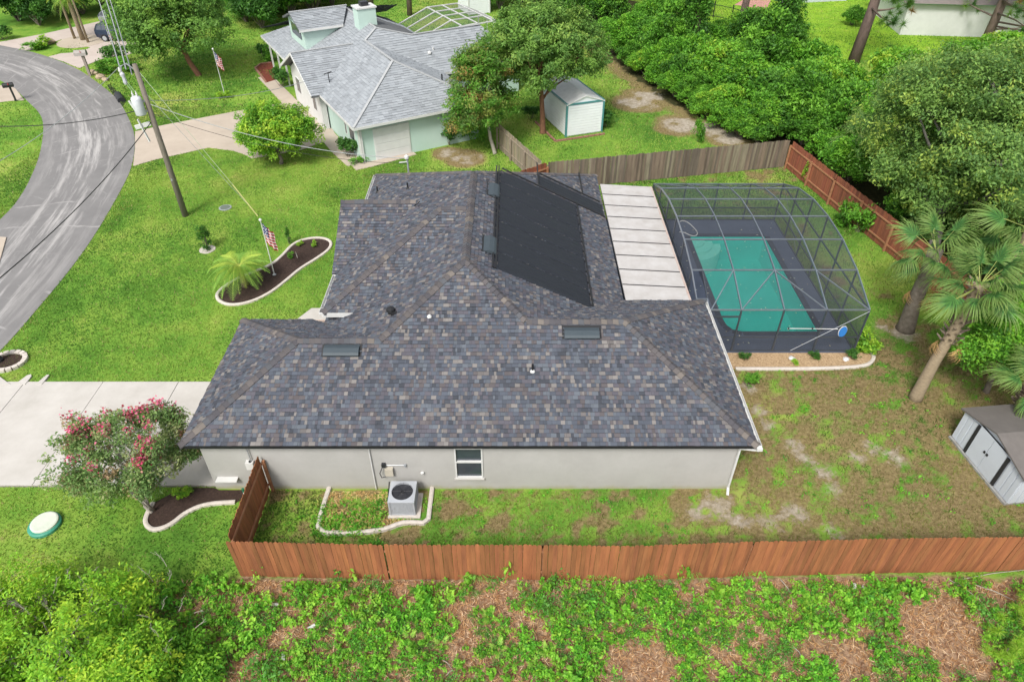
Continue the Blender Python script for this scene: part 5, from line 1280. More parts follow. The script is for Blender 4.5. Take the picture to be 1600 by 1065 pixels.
def limbs(mb, base, lc, r, trunk_r, fork=.45, lean=(0, 0), twig=None, ntwig=0, nside=7):
    base = Vector(base); top = Vector(lc.mean(0)); fk = base.lerp(top, fork) + Vector((lean[0], lean[1], 0))
    mid = base.lerp(fk, .5) + Vector((r.uniform(-.12, .12), r.uniform(-.12, .12), 0))
    ld = fk.lerp(top, .8) + Vector((r.uniform(-.3, .3), r.uniform(-.3, .3), .3))
    mb.tube([base + Vector((0, 0, -.15)), base + Vector((0, 0, .1)), mid, fk, fk.lerp(ld, .5), ld], [trunk_r*1.5, trunk_r*1.15, trunk_r*.95, trunk_r*.8, trunk_r*.5, trunk_r*.2], nside)
    order = np.argsort(lc[:, 2]); prev = []
    for i, k0 in enumerate(order):
        p = Vector(lc[k0]); u = i/max(1, len(order) - 1); st = mid.lerp(fk, .6 + .4*r.rand()) if u < .25 else fk.lerp(ld, max(0, u - .25)*r.uniform(.5, 1.0))
        w = trunk_r*(.5 - .2*u)
        if prev and r.rand() < .4:
            q0 = min(prev, key=lambda q: (q - p).length); st = q0; w = trunk_r*.22
        m1 = st.lerp(p, .5) + Vector((r.uniform(-.35, .35), r.uniform(-.35, .35), r.uniform(-.1, .4))); prev.append(m1)
        mb.tube([st, st.lerp(m1, .5) + Vector((r.uniform(-.15, .15), r.uniform(-.15, .15), .1)), m1, p], [w, w*.8, w*.6, w*.25], 5)
        if twig is not None:
            dist = np.linalg.norm(twig - np.array(p), axis=1); 
            for k in np.argsort(dist)[:ntwig]:
                q = Vector(twig[k]); mb.tube([m1.lerp(p, .6), p.lerp(q, .5) + Vector((0, 0, .1)), q], [trunk_r*.14, trunk_r*.09, trunk_r*.03 + .004], 4, cap=False)
GREEN = [(.055, .155, .016, 3), (.085, .22, .022, 4), (.14, .30, .03, 2.2), (.032, .095, .014, 2)]
YGREEN = [(.20, .33, .028, 3), (.12, .27, .025, 3), (.06, .17, .018, 2), (.30, .38, .04, 1)]
OAKG = [(.098, .185, .045, 3), (.145, .245, .055, 3), (.058, .12, .032, 2.4), (.25, .32, .055, 1.4)]
DKG = [(.028, .085, .016, 3), (.045, .125, .02, 3), (.075, .18, .026, 2), (.018, .055, .012, 1)]
VINE = [(.07, .20, .018, 3), (.11, .27, .024, 3), (.17, .33, .03, 2), (.035, .11, .015, 1.6)]
RUSTY = [(.11, .16, .035, 3), (.18, .20, .045, 2), (.28, .17, .06, 1.3), (.07, .14, .03, 3)]
def tree(name, label, base, crown, rad, lobes=10, nc=160, per=70, leaf=.16, pal=GREEN, crad=.5, trunk_r=.16, bark=BARK, seed=0, group=None, cat='tree', fork=.45, aspect=.42, lower=-.45, lean=(0, 0), ntwig=0, lobe_r=.45, shell=.7):
    r = np.random.RandomState(seed); base = Vector(base); t = thing(name, label, cat, base, 0, group)
    P, lc = crown_clumps(r, crown, rad, lobes, nc, lobe_r, lower, shell)
    mb = MB(); limbs(mb, (0, 0, 0), lc, r, trunk_r, fork, lean, P, ntwig); mb.build('trunk', bark, t, smooth=True)
    V, C = foliage(r, P, crad, per, leaf, pal, aspect, center=np.array(crown))
    link('crown', fast_mesh('crown', V, None, LEAF, C), t); return t
# --- street and garden trees
tree('shade_tree', 'broad green shade tree on the lawn between far drive and flagpole', G(310, 118), (-.8, .2, 4.3), (5.7, 5.2, 3.7), 24, 760, 84, .22, [(.075, .16, .03, 3), (.115, .22, .04, 3), (.05, .115, .022, 2), (.17, .28, .045, 1.5)], .62, .22, REDBARK, 11)
tree('round_shrub', 'round yellow-green bushy tree beside the tan driveway', G(440, 256), (0, .3, 2.15), (2.7, 2.5, 2.3), 22, 520, 78, .165, YGREEN, .40, .12, BARK, 12, lower=-.9, fork=.3, lobe_r=.5)
tree('rusty_tree', 'leafy tree with rust tinted foliage at the corner of the mint house', G(773, 240), (-1.0, .6, 4.1), (2.7, 2.5, 3.6), 18, 460, 84, .165, RUSTY + GREEN[:2], .48, .12, PALEBARK, 13, lower=-.8)
tree('leafy_tree', 'tall leafy tree with brown trunk in front of the clapboard shed', G(848, 208), (-.1, .8, 5.3), (4.6, 4.2, 3.6), 22, 760, 84, .19, [(.085, .17, .035, 3), (.13, .235, .045, 3), (.055, .125, .025, 2), (.20, .29, .06, 1.3)], .50, .19, REDBARK, 14, fork=.42, ntwig=3)
tree('low_shrub', 'dense green shrub growing under the rust tinted tree', G(742, 215), (0, 0, 1.6), (2.0, 1.8, 1.8), 9, 120, 60, .18, GREEN, .42, .08, BARK, 15, cat='shrub', lower=-.9)
# --- large oaks by the back fence
tree('live_oak', 'huge spreading oak crowding over the red fence behind the palms', (21.3, 29.6, 0), (1.2, 2.2, 6.1), (5.5, 6.0, 4.6), 40, 1500, 76, .15, OAKG, .62, .29, M('oak_bark', (.20, .188, .165), (.11, .10, .088), 5, .95, bmp=.6, bscale=12), 21, fork=.42, ntwig=4, lean=(-.3, .3), lower=-.95, lobe_r=.34)
tree('oak_tree', 'second oak crowding the right side of the yard behind the palm fronds', (23.6, 29.5, 0), (.8, 1.6, 5.6), (5.2, 5.0, 4.8), 26, 760, 70, .17, OAKG, .65, .3, BARK, 22, ntwig=2, lobe_r=.4)
tree('oak_tree', 'dark green oak beyond the grey resin shed outside the fence', (26.5, 22.0, 0), (0, .5, 4.6), (4.0, 3.8, 3.6), 14, 260, 70, .17, GREEN, .6, .22, BARK, 23)
tree('yard_tree', 'bright green leafy shrub tree overhanging the grey resin shed', (19.2, 20.2, 0), (-.5, -.4, 2.5), (2.2, 1.9, 1.8), 14, 420, 74, .12, VINE, .42, .11, BARK, 24, lower=-.7)
tree('yard_tree', 'small bright green tree between the resin shed and the leaning palm', (20.9, 22.6, 0), (0, 0, 2.6), (1.5, 1.5, 1.7), 8, 130, 62, .14, VINE, .42, .09, BARK, 25, lower=-.7)
# --- bushy tree of the lot, bottom left
LOT = tree('lot_tree', 'yellow-green bushy tree with bare grey twigs at the edge of the weedy lot', (-12.1, 9.0, 0), (0, 0, 1.2), (4.1, 2.9, 1.5), 26, 860, 60, .105, [(.225, .36, .025, 3), (.15, .32, .022, 3.6), (.08, .20, .018, 1.8), (.33, .42, .035, 1.4)], .38, .10, PALEBARK, 31, lower=-.1, fork=.25, ntwig=9, lobe_r=.34, shell=.55)
tree('lot_shrub', 'lower green shrub spreading under the twiggy bushy tree', (-9.6, 8.3, 0), (0, 0, .7), (2.0, 1.6, 1.0), 11, 230, 60, .11, [(.10, .25, .02, 3), (.17, .32, .025, 2), (.05, .16, .015, 2)], .36, .05, PALEBARK, 32, cat='shrub', lower=-.6, lobe_r=.36)
# bare twigs standing out of the bushy lot tree
r = np.random.RandomState(131)
for k in range(80):
    b = Vector((-12.1 + r.uniform(-3.6, 3.6), 9.0 + r.uniform(-2.4, 2.2), 1.3 + r.uniform(0, .7))); m = MB(); d = Vector((r.uniform(-.6, .8), r.uniform(-.3, .5), r.uniform(.35, .9))).normalized(); L = r.uniform(.3, .6)
    m.tube([(0, 0, 0), d*L*.5 + Vector((.04, .02, 0)), d*L], [.009, .007, .003], 4)
    for j in range(3): s_ = d*L*(.35 + .2*j); m.tube([s_, s_ + (d + Vector((r.uniform(-.9, .9), r.uniform(-.9, .9), 0))).normalized()*L*.4], [.005, .003], 4)
    o = m.build('twig', PALEBARK, LOT, loc=b - LOT.location)
# --- flowering tree by the drive
def flowering():
    r = np.random.RandomState(41); b = G(236, 800); t = thing('flowering_tree', 'crape myrtle with pink flower clusters between drive and kerbed mulch bed', 'tree', b)
    cc0 = G(203, 708, 2.0) - b; P, lc = crown_clumps(r, tuple((cc0.x, cc0.y, 2.0)), (2.6, 2.1, 1.6), 30, 340, .28, -.6, .2)
    mb = MB(); limbs(mb, (0, 0, 0), lc, r, .07, .22, (0, 0), P, 5)
    for k in range(3): mb.tube([(0.05*k, .03*k, 0), (r.uniform(-.5, .3), r.uniform(-.3, .3), 1.0), tuple(lc[k*3])], [.05, .035, .015], 5)
    mb.build('trunk', PALEBARK, t, smooth=True)
    V, C = foliage(r, P, .30, 82, .10, [(.11, .19, .055, 3), (.16, .24, .075, 2.4), (.24, .27, .12, 1.6), (.06, .12, .035, 1.5), (.27, .15, .10, .9)], .45, .8)
    link('crown', fast_mesh('crown', V, None, LEAF, C), t)
    top = P[np.argsort(-(P[:, 2] + .35*np.linalg.norm(P[:, :2] - np.array([cc0.x, cc0.y]), axis=1)))[:150]]; top = top[r.choice(150, 40, replace=False)]
    for q in top:
        k = 40; d = r.normal(size=(k, 3))*np.array([.10, .10, .12]); cc = pick(r, [(.60, .07, .17, 3), (.68, .20, .30, 2), (.42, .09, .11, 1.2), (.45, .24, .18, 1)], k)
        V, C = leaf_quads(r, d, .075, cc, .3, .9); o = link('flower_cluster', fast_mesh('flower_cluster', V, None, PETAL, C), t, loc=tuple(q + np.array([0, 0, .16])))
flowering()
# --- generic bush meshes, shared by copies
def bush_mesh(seed, rad, nc, per, leaf, pal, lobes=9, crad=.42, flat=.75, lower=-.2):
    r = np.random.RandomState(seed); P, lc = crown_clumps(r, (0, 0, rad[2]*.75), rad, lobes, nc, .42, lower, .6); P[:, 2] = np.maximum(P[:, 2], .12)
    V, C = foliage(r, P, crad, per, leaf, pal, .45, flat); me = fast_mesh('foliage', V, None, LEAF, C)
    mb = MB()
    for p in lc: mb.tube([(0, 0, -.1), tuple(np.array(p)*.5 + r.uniform(-.15, .15, 3)), tuple(p)], [.06*rad[2]/2, .035*rad[2]/2, .012], 4)
    return me, mb.mesh('stems', BARK)
def plant(name, label, cat, loc, meshes, scale=1.0, rot=0, group=None):
    t = thing(name, label, cat, loc, rot, group); t.scale = scale if hasattr(scale, '__len__') else (scale,)*3
    link('foliage', meshes[0], t); link('stems', meshes[1], t); return t
THK = [bush_mesh(100 + i, (2.5, 2.4, 2.3 + .3*(i % 3)), 190, 62, .24, [VINE, VINE, GREEN, YGREEN + VINE, DKG + VINE][i], 10, .58) for i in range(5)]
rr = random.Random(77)
# the thicket between the neighbour lawn and the far lawn
hedge_front = [(930, 66), (950, 86), (975, 105), (1000, 122), (1022, 138), (1045, 155), (1070, 168), (1095, 184), (1120, 200), (1148, 216), (1175, 226)]
n_t = 0
for i, (px, py) in enumerate(hedge_front):
    p = G(px + 8, py - 3); s = rr.uniform(.56, .74)
    plant('hedge_shrub', 'low leafy hedge shrub fringing the neighbour lawn', 'shrub', p, THK[i % 4], (s, s, s*.75), rr.uniform(0, 6.28), 'hedge shrubs edging the neighbour lawn')
for i, (px, py, s) in enumerate([(1188, 210, .75), (1218, 214, .8), (1252, 226, .75), (1290, 250, .6), (1012, 112, .7), (1036, 128, .7), (1060, 145, .7), (1085, 158, .72), (1110, 172, .72), (1135, 188, .72), (985, 82, .95), (1020, 92, .9), (1050, 112, 1.0), (1085, 130, .95), (1120, 150, 1.0), (1160, 170, 1.05), (1198, 190, 1.0), (1232, 205, .95), (1010, 60, .8), (1060, 84, .9), (1100, 100, .95), (1140, 116, 1.0), (1180, 138, 1.05), (1220, 160, 1.1), (1262, 182, 1.0), (1120, 78, .8), (1165, 94, .95), (1210, 112, 1.0), (1250, 138, 1.05), (1290, 165, 1.0), (1285, 135, .6), (1270, 215, .9), (1310, 235, .8), (1340, 205, 1.0), (1380, 180, 1.1), (1330, 160, .7), (1390, 150, .8), (1440, 150, 1.0), (1500, 130, 1.1), (1560, 120, 1.1), (1595, 160, 1.1), (1375, 250, .9)]):
    p = G(px, py); plant('thicket_shrub', ['mid green vine-covered shrub in the thicket between the two lawns', 'fresh green vine-covered shrub in the thicket between the two lawns', 'plain green shrub in the thicket between the two lawns', 'yellow-green shrub in the thicket between the two lawns', 'dark green mottled shrub in the thicket between the two lawns'][(i*3 + 1) % 5], 'shrub', p, THK[(i*3 + 1) % 5], (s, s, s*rr.uniform(.6, 1.2)), rr.uniform(0, 6.28), 'vine-covered shrubs of the thicket')
for i, (x, y, s) in enumerate([(20.2, 38.5, .75), (22.5, 36.0, .8), (24.5, 39.5, .9), (21.6, 32.5, .7), (24.4, 33.0, .85), (27.6, 36.5, .9), (30.5, 33.5, 1.0), (23.4, 29.0, .7), (29.5, 28.5, .9), (25.2, 26.0, .7), (28.5, 24.2, .8), (31.5, 40.0, 1.0), (27.0, 43.0, 1.0), (33.0, 46.0, 1.1), (38.0, 42.0, 1.1), (24.6, 18.5, .8), (27.4, 19.5, .9)]):
    plant('understorey_shrub', ['fresh green understorey shrub behind the red fence under the oaks', 'dark understorey shrub behind the red fence under the oaks'][i % 2], 'shrub', (x, y, 0), THK[[1, 4][i % 2]], (s, s, s), rr.uniform(0, 6.28), 'understorey behind the red fence')
# trees filling the far background
BGT = [bush_mesh(200 + i, (3.6, 3.4, 3.2), 230, 62, .34, [DKG, DKG + GREEN, GREEN, YGREEN + GREEN][i], 12, .8) for i in range(4)]
BACK = [(30, 33, 1.0, 0), (62, 40, .7, 0), (95, 26, .8, 1), (130, 22, .9, 0), (165, 12, .9, 0), (205, 8, 1.0, 0), (5, -2, 1.1, 1), (60, 0, 1.1, 1), (110, -8, 1.1, 2), (165, -14, 1.2, 0), (215, -14, 1.2, 0), (385, 34, .9, 1), (410, 44, .75, 0), (425, 26, .9, 0), (455, 24, .9, 1), (490, 20, .9, 0), (520, 10, .9, 1), (395, 12, 1.1, 0), (440, 0, 1.1, 0), (480, -8, 1.1, 1), (525, -12, 1.1, 1), (560, -10, 1.0, 0), (780, 14, .8, 1), (815, 8, .95, 1), (850, 6, 1.0, 0), (885, 18, .9, 1), (915, 34, .8, 1), (945, 40, .7, 1), (870, -10, 1.2, 0), (915, -8, 1.2, 0), (960, -6, 1.1, 2), (1000, -8, .9, 2), (345, -14, 1.1, 2), (300, -16, 1.0, 1), (255, -12, 1.1, 1), (590, -18, .7, 0), (635, -20, .6, 0), (690, -22, .6, 0), (740, -18, .8, 0), (1030, 2, .8, 2), (1045, 36, .7, 2)]
for i, (px, py, s, k) in enumerate(BACK):
    p = G(px, py); lb = ['dark green dense tree in the far background growth', 'mid green leafy tree in the far background growth', 'light green leafy tree in the far background growth', 'yellow-green leafy tree in the far background growth'][k]
    plant('background_tree', lb, 'tree', p, BGT[k], (s, s, s*rr.uniform(.9, 1.3)), rr.uniform(0, 6.28), 'trees and tall shrubs of the far background')
for i, (px, py, s, k, lb) in enumerate([(1575, 40, 1.0, 1, 'mid green tree beside the far white house'), (1330, 40, .35, 2, 'little light green tree on the far bright lawn'), (1100, 20, .28, 2, 'very small light green tree by the black metal fence')]):
    plant('lawn_tree', lb, 'tree', G(px, py), BGT[k], s, i)
# pines: trunk, limbs, needle tufts
PINEB = M('pine_bark', (.20, .145, .12), (.10, .07, .06), 4, .95, bmp=.7, bscale=10, stretch=(1, 1, .4))
def pine(label, base, h, lean, tr, seed, z0=.45, vines=False, spread=2.6, nb=13):
    r = np.random.RandomState(seed); t = thing('pine_tree', label, 'tree', base, 0, 'tall pines of the thicket'); mb = MB()
    top = Vector((lean[0], lean[1], h)); mb.tube([(0, 0, -.2), tuple(top*.33 + Vector((.15, 0, 0))), tuple(top*.7), tuple(top)], [tr*1.25, tr, tr*.75, tr*.3], 9)
    tips = []
    for i in range(nb):
        u = z0 + (1 - z0)*(i + r.rand()*.6)/nb; p = top*u; a = r.uniform(0, 6.28); L = spread*(1.15 - u)*1.5*(.6 + .6*r.rand()) + .6
        q = p + Vector((math.cos(a)*L, math.sin(a)*L, r.uniform(-.2, .7))); m_ = p.lerp(q, .5) + Vector((0, 0, r.uniform(-.3, .2)))
        mb.tube([p, m_, q], [tr*.26, tr*.16, tr*.05], 5); tips += [np.array(q)] + [np.array(m_.lerp(q, r.rand())) + r.normal(size=3)*.35 for _ in range(5)] + [np.array(q) + r.normal(size=3)*.45 for _ in range(4)]
    mb.build('trunk', PINEB, t, smooth=True)
    tips = np.array(tips); K = len(tips); per = 70; idx = np.repeat(np.arange(K), per); d = unit(r.normal(size=(K*per, 3)) + np.array([0, 0, .35])); L = .55*(.6 + .5*r.rand(K*per))[:, None]
    b = unit(np.cross(d, r.normal(size=d.shape)))*.02; C0_ = tips[idx] + d*.03
    V = np.stack([C0_ - b, C0_ + b, C0_ + d*L], 1).reshape(-1, 3); tone = pick(r, [(.07, .15, .025, 3), (.12, .21, .035, 2), (.04, .10, .02, 2), (.20, .13, .05, .5)], K)[idx]
    link('needles', fast_mesh('needles', V, None, LEAF, np.repeat(tone, 3, 0), n=3), t)
    if vines:
        k = 260; zz = r.rand(k)*h*.68; a = r.uniform(0, 6.28, k); rd_ = .4 + 1.2*(1 - zz/(h*.7))*r.rand(k)
        P = np.stack([np.cos(a)*rd_ + lean[0]*zz/h, np.sin(a)*rd_ + lean[1]*zz/h, zz + .3], 1); V, C = foliage(r, P, .45, 46, .22, DKG + GREEN[:2], .5, 1.2); link('vines', fast_mesh('vines', V, None, LEAF, C), t)
pine('tall pine with bare purplish trunk rising in front of the far bright lawn', G(1332, 100), 13.5, (.8, .8), .42, 51, .30, False, 3.2, 20)
pine('pine with wide bare limbs in front of the far white house', G(1533, 80), 13, (.6, 1), .36, 52, .13, False, 4.2, 30)
pine('broad dark pine crowding the corner of the far white house', G(1592, 78), 12, (0, 0), .3, 152, .15, False, 3.6, 26)
pine('vine-wrapped pine trunk next to the black fence post row', G(1074, 116), 13, (.1, .3), .27, 53, .7, True)
pine('vine-wrapped leaning pine between patio and far lawn', G(1196, 128), 13, (.9, .4), .27, 54, .7, True)
pine('bare pine trunk standing at the pink patio side of the thicket', G(1147, 80), 14, (.4, .3), .30, 55, .8)
pine('slim pine trunk at the back end of the hedge', G(1012, 52), 14, (.2, .3), .28, 56, .8)
pine('slim pine trunk left of the hedge end', G(965, 22), 14, (-.2, .3), .22, 57, .75)
pine('slim pine trunk beside the black metal fence', G(1080, 26), 14, (.5, .2), .18, 58, .75)
pine('slender pine behind the mint house chimney', G(580, 15), 13, (.1, .3), .25, 59, .8)
pine('pale slender trunk behind the white enclosure', G(640, 24), 13, (.1, .3), .24, 60, .8)
# --- palms
def fan_leaf(seed, n=40, L=1.0, pet=.9, droop=.7, half=False, green=((.062, .150, .036), (.036, .098, .027)), tipc=(.26, .30, .08)):
    """costapalmate leaf: folded leaflets that bend over and hang at the tips"""
    r = np.random.RandomState(seed); V = []; C = []; g0 = np.array((.26, .30, .09)); Z = np.array((0, 0, 1.0))
    V += [(0, -.02, 0), (0, .02, 0), (pet, .013, 0.03), (pet, -.013, .03)]; C += [g0]*4
    spread = math.radians(100 if not half else 70)
    for i in range(n):
        a = -spread + 2*spread*i/(n-1) + r.uniform(-.05, .05); l = L*(1 - .35*abs(a/spread))*(.8 + .35*r.rand()); w = .017*(1 + .4*r.rand())
        base = np.array((pet + .18*math.cos(a)*abs(math.cos(a)), 0, .03)); d = np.array((math.cos(a), math.sin(a), .22*math.cos(a) + r.uniform(-.08, .12))); d /= np.linalg.norm(d)
        cm = np.array(green[i % 2])*(.75 + .6*r.rand()); ct = np.array(tipc)*.5 + cm*.5; p = base; k = 4; ws = [.006, w, w*.9, w*.6, .004]
        for q in range(k):
            d2 = d - Z*droop*(.10 + .34*q)*(.7 + .5*r.rand()); d2 /= np.linalg.norm(d2); e = p + d2*l/k; s = np.cross(d2, Z); s /= max(np.linalg.norm(s), 1e-6)
            V += [tuple(p - s*ws[q]), tuple(p + s*ws[q]), tuple(e + s*ws[q+1]), tuple(e - s*ws[q+1])]; c0 = cm if q < 2 else (cm + ct)/2; c1 = cm if q < 1 else ct*(.4 + .2*q) + cm*(.6 - .2*q); C += [c0, c0, c1, c1]; p = e; d = d2*.6 + d*.4
    return fast_mesh('frond', np.array(V), None, LEAF, np.array(C))
FANS = [fan_leaf(1), fan_leaf(2, droop=.95), fan_leaf(3, droop=1.25, L=1.1), fan_leaf(4, half=True, droop=.3)]
DEADFAN = fan_leaf(9, droop=1.2, half=True, green=((.42, .28, .12), (.36, .24, .11)), tipc=(.5, .36, .18))
def sabal(label, base, h, lean, seed, nf=22, s=1.5, boots=True, tk=1.0, bark=None):
    r = np.random.RandomState(seed); t = thing('sabal_palm', label, 'palm', base); top = Vector((lean[0], lean[1], h)); mb = MB()
    P = [Vector((0, 0, -.1)), Vector((0, 0, .25)), top*.35 + Vector((-.06, 0, 0)), top*.7, top]; mb.tube(P, [.29*tk, .24*tk, .20*tk, .19*tk, .19*tk], 14)
    mb.build('trunk', bark or PALMBARK, t, smooth=True)
    if boots:
        bm_ = MB(); z0 = .52
        for i in range(70):
            u = z0 + (1 - z0)*i/70; p = top*u; a = i*2.4; d = Vector((math.cos(a), math.sin(a), .75)).normalized(); q = p + Vector((math.cos(a)*.2, math.sin(a)*.2, 0))
            sd_ = Vector((-math.sin(a), math.cos(a), 0)); L = .30; e = q + d*L; w = .07
            bm_.face([q - sd_*w, q + sd_*w, e + sd_*w*.45, e - sd_*w*.45]); bm_.face([q - sd_*w - Vector((0, 0, .03)), e - sd_*w*.45 - Vector((0, 0, .03)), e + sd_*w*.45 - Vector((0, 0, .03)), q + sd_*w - Vector((0, 0, .03))]); bm_.face([e - sd_*w*.45, e + sd_*w*.45, e + sd_*w*.45 - Vector((0, 0, .03)), e - sd_*w*.45 - Vector((0, 0, .03))])
        bm_.build('leaf_boots', M('palm_boots', (.36, .29, .23), (.20, .15, .12), 6, .95), t)
    for i in range(nf):
        a = i*2.399 + r.uniform(-.2, .2); el = (1.15 - 1.75*(i/nf))*.95; me = FANS[i % 3] if i < nf*.85 else FANS[2]
        o = link('frond', me, t, loc=top + Vector((0, 0, -.12*(i/nf)))); k = s*r.uniform(.7, 1.2); o.scale = (k, k*r.uniform(.7, 1.0), k); o.rotation_euler = (r.uniform(-.6, .6), -el + r.uniform(-.25, .35), a + r.uniform(-.3, .3))
    for i in range(3):
        o = link('dead_frond', DEADFAN, t, loc=top*.62); o.scale = (s*.75,)*3; o.rotation_euler = (r.uniform(-.3, .3), .75 + .2*i, [.2, 5.3, 2.6][i])
    return t
sabal('leaning cabbage palm with booted trunk beside the gravel strip', G(1430, 622), 5.3, (.5, .3), 61, 36, 1.0)
sabal('thick grey-trunked cabbage palm standing inside the red fence', (17.75, 24.3, 0), 4.1, (-.15, .1), 65, 28, 1.02, False, 1.5, BARK)
sabal('cabbage palm with fan fronds beyond the red fence under the oak', (22.0, 25.5, 0), 4.4, (.2, .2), 62, 24, 1.2, False)
sabal('short cabbage palm half hidden by oak leaves near the fence corner', G(1325, 275), 2.6, (0, 0), 63, 14, 1.0, False)
sabal('cabbage palm rising right behind the grey resin shed', (18.75, 18.0, 0), 2.7, (-.1, -.1), 64, 22, .95)
def feather_leaf(seed, L=1.5, n=26, g=(.14, .25, .045)):
    r = np.random.RandomState(seed); V = []; C = []
    def rach(u): return np.array((L*(u - .12*u*u), 0, .55*L*u - .95*L*u*u))
    for i in range(8):
        p, q = rach(i/8), rach((i+1)/8); w = .014*(1 - i/10); V += [tuple(p - (0, w, 0)), tuple(p + (0, w, 0)), tuple(q + (0, w, 0)), tuple(q - (0, w, 0))]; C += [np.array((.28, .32, .07))]*4
    for i in range(n):
        u = .12 + .88*i/n; p = rach(u); l = .34*math.sin(math.pi*(.15 + .8*u))
        for s in (-1, 1):
            d = np.array((.55, s*.85, -.22)); e = p + d*l*(.85 + .3*r.rand()); c = np.array(g)*(.8 + .5*r.rand()); V += [tuple(p - (.016, 0, 0)), tuple(p + (.016, 0, 0)), tuple(e + (.004, 0, 0)), tuple(e - (.004, 0, 0))]; C += [c, c, c*1.15, c*1.15]
    return fast_mesh('frond', np.array(V), None, LEAF, np.array(C))
FEA = [feather_leaf(1), feather_leaf(2, 1.3, 24, (.24, .31, .05)), feather_leaf(3, 1.6)]
def feather_palm(label, base, h, nf, s, seed, group=None, trunk=.13):
    r = np.random.RandomState(seed); t = thing('feather_palm', label, 'palm', base, 0, group); MB().tube([(0, 0, -.1), (0, 0, h*.5), (0, 0, h)], [trunk*1.2, trunk, trunk*.85], 10).build('trunk', PALMBARK, t, smooth=True)
    for i in range(nf):
        o = link('frond', FEA[(i*7) % 3] if i > 4 else FEA[1], t, loc=(0, 0, h)); k = s*r.uniform(.85, 1.15); o.scale = (k,)*3; o.rotation_euler = (r.uniform(-.2, .2), .75*(i/nf) - .45, i*2.399)
    return t
feather_palm('small feathery date palm in the kidney-shaped mulch bed', G(383, 448), 1.15, 42, 1.05, 71)
for k, (px, py, h, s) in enumerate([(117, 61, 5.5, 1.7), (130, 63, 3.6, 1.5), (138, 67, 5.0, 1.6)]):
    feather_palm(['slim palm tallest of the three on the paver circle', 'short stout palm in the middle of the paver circle', 'slim palm at the drive side of the paver circle'][k], G(px, py), h, 18, s, 72 + k, 'palms on the far drive', [.11, .2, .10][k])
sheet('paver_circle', [G(128, 65) + Vector((2.2*math.cos(a), 2.2*math.sin(a), 0)) for a in np.linspace(0, 6.1, 20)], .045, TANCONC)
# --- small plants
SM = [bush_mesh(300 + i, (.5, .5, .5), 40, 34, .10, [GREEN, DKG, YGREEN][i], 6, .16, lower=-.6) for i in range(3)]
SPIRE = bush_mesh(310, (.28, .28, .85), 46, 34, .085, DKG + GREEN[:1], 7, .16, lower=-1)
for px, py, k, s, lb in [(1262, 285, 2, (1.1, 1.1, 1.9), 'bright green shrub against the red fence near its far corner'), (1337, 362, 0, (1.9, 1.9, 2.2), 'leafy shrub spilling over the red fence behind the pool cage'), (1322, 352, 0, (1.4, 1.4, 2.0), 'smaller shrub at the fence beside the spilling one'), (1090, 222, 0, (.9, .9, 2.4), 'staked sapling tree on the neighbour lawn by the weathered fence'), (546, 245, 1, (1.7, 1.5, 1.7), 'dark shrub by the mint house garage corner'), (560, 254, 0, (1.3, 1.3, .6), 'low plants at the mint house downspout'), (703, 226, 1, (1.6, 1.6, 1.9), 'rounded shrub against the mint wall'), (441, 136, 1, (1.6, 1.6, 2.0), 'grey-green shrub before the white gable'), (428, 96, 0, (1.7, 1.7, 2.0), 'shrub in front of the mint house porch'), (415, 92, 1, (1.5, 1.5, 1.7), 'dark shrub at the porch corner'), (351, 153, 2, (1.5, 1.2, .7), 'low shrub ring round the mint lawn flagpole'), (170, 112, 0, (2.2, 2.0, 1.4), 'mixed flowering plants beside the taupe mailbox'), (185, 98, 1, (2.6, 2.2, 1.9), 'leafy bush between taupe mailbox and shade tree'), (200, 110, 0, (2.4, 2.2, 1.6), 'broad bush below the street trees'), (70, 74, 2, (2.4, 1.8, 1.3), 'low yellow-green plants on the drive island'), (55, 78, 0, (2.0, 1.6, 1.1), 'low green plants at the drive island tip'), (1352, 545, 2, (1.2, 1.2, 1.3), 'bright weed at the corner of the pool cage'), (1162, 562, 1, (.5, .5, .5), 'tiny dark shrub at the house end of the gravel strip'), (1272, 560, 1, (.5, .5, .4), 'tiny shrub midway along the gravel strip'), (1330, 559, 1, (.6, .6, .5), 'tiny shrub beside the second pale rock'), (1241, 569, 2, (.4, .4, .35), 'tiny yellow plant below the first pale rock'), (945, 198, 1, (1.4, 1.6, 1.5), 'dark shrub at the right side of the clapboard shed'), (830, 185, 1, (1.2, 1.6, 1.2), 'dark shrub along the left side of the clapboard shed'), (5, 62, 1, (2.0, 2.0, 1.6), 'dark shrub beside the far drive entry'), (284, 772, 2, (.7, .6, .5), 'small yellow-green plant in the kerbed mulch bed'), (1170, 600, 0, (.8, .8, .8), 'reddish plant at the right wall of the house')]:
    plant('garden_shrub', lb, 'shrub', G(px, py), SM[k], s, rr.uniform(0, 6))
plant('young_conifer', 'dark young conifer shrub on a pale disc in the lawn', 'shrub', G(323, 389), SPIRE, (1, 1, 1.15), 0); plant('young_conifer', 'thin blue-green sapling beside the kidney bed', 'shrub', G(452, 381), SPIRE, (.45, .45, .8), 1)
tag(MB().lathe([(.42, 0), (.42, .03)], tuple(G(324, 390)), 14).build('stepping_disc', CURB), 'pale stone disc under the young conifer', 'stone')
for k, (px, py) in enumerate([(470, 384), (492, 384), (456, 402)]): plant('bedding_plant', 'sprig of green bedding plant in the kidney-shaped bed', 'plant', G(px, py, .03), SM[2 if k < 2 else 0], .42, k, 'bedding plants of the kidney bed')
t = tag(MB().tube([G(461, 391), G(465, 404, .0) + Vector((0, 0, .05))], .02, 5).build('plant_stake', PALEBARK), 'pale wooden stake lying in the kidney-shaped bed', 'stake')
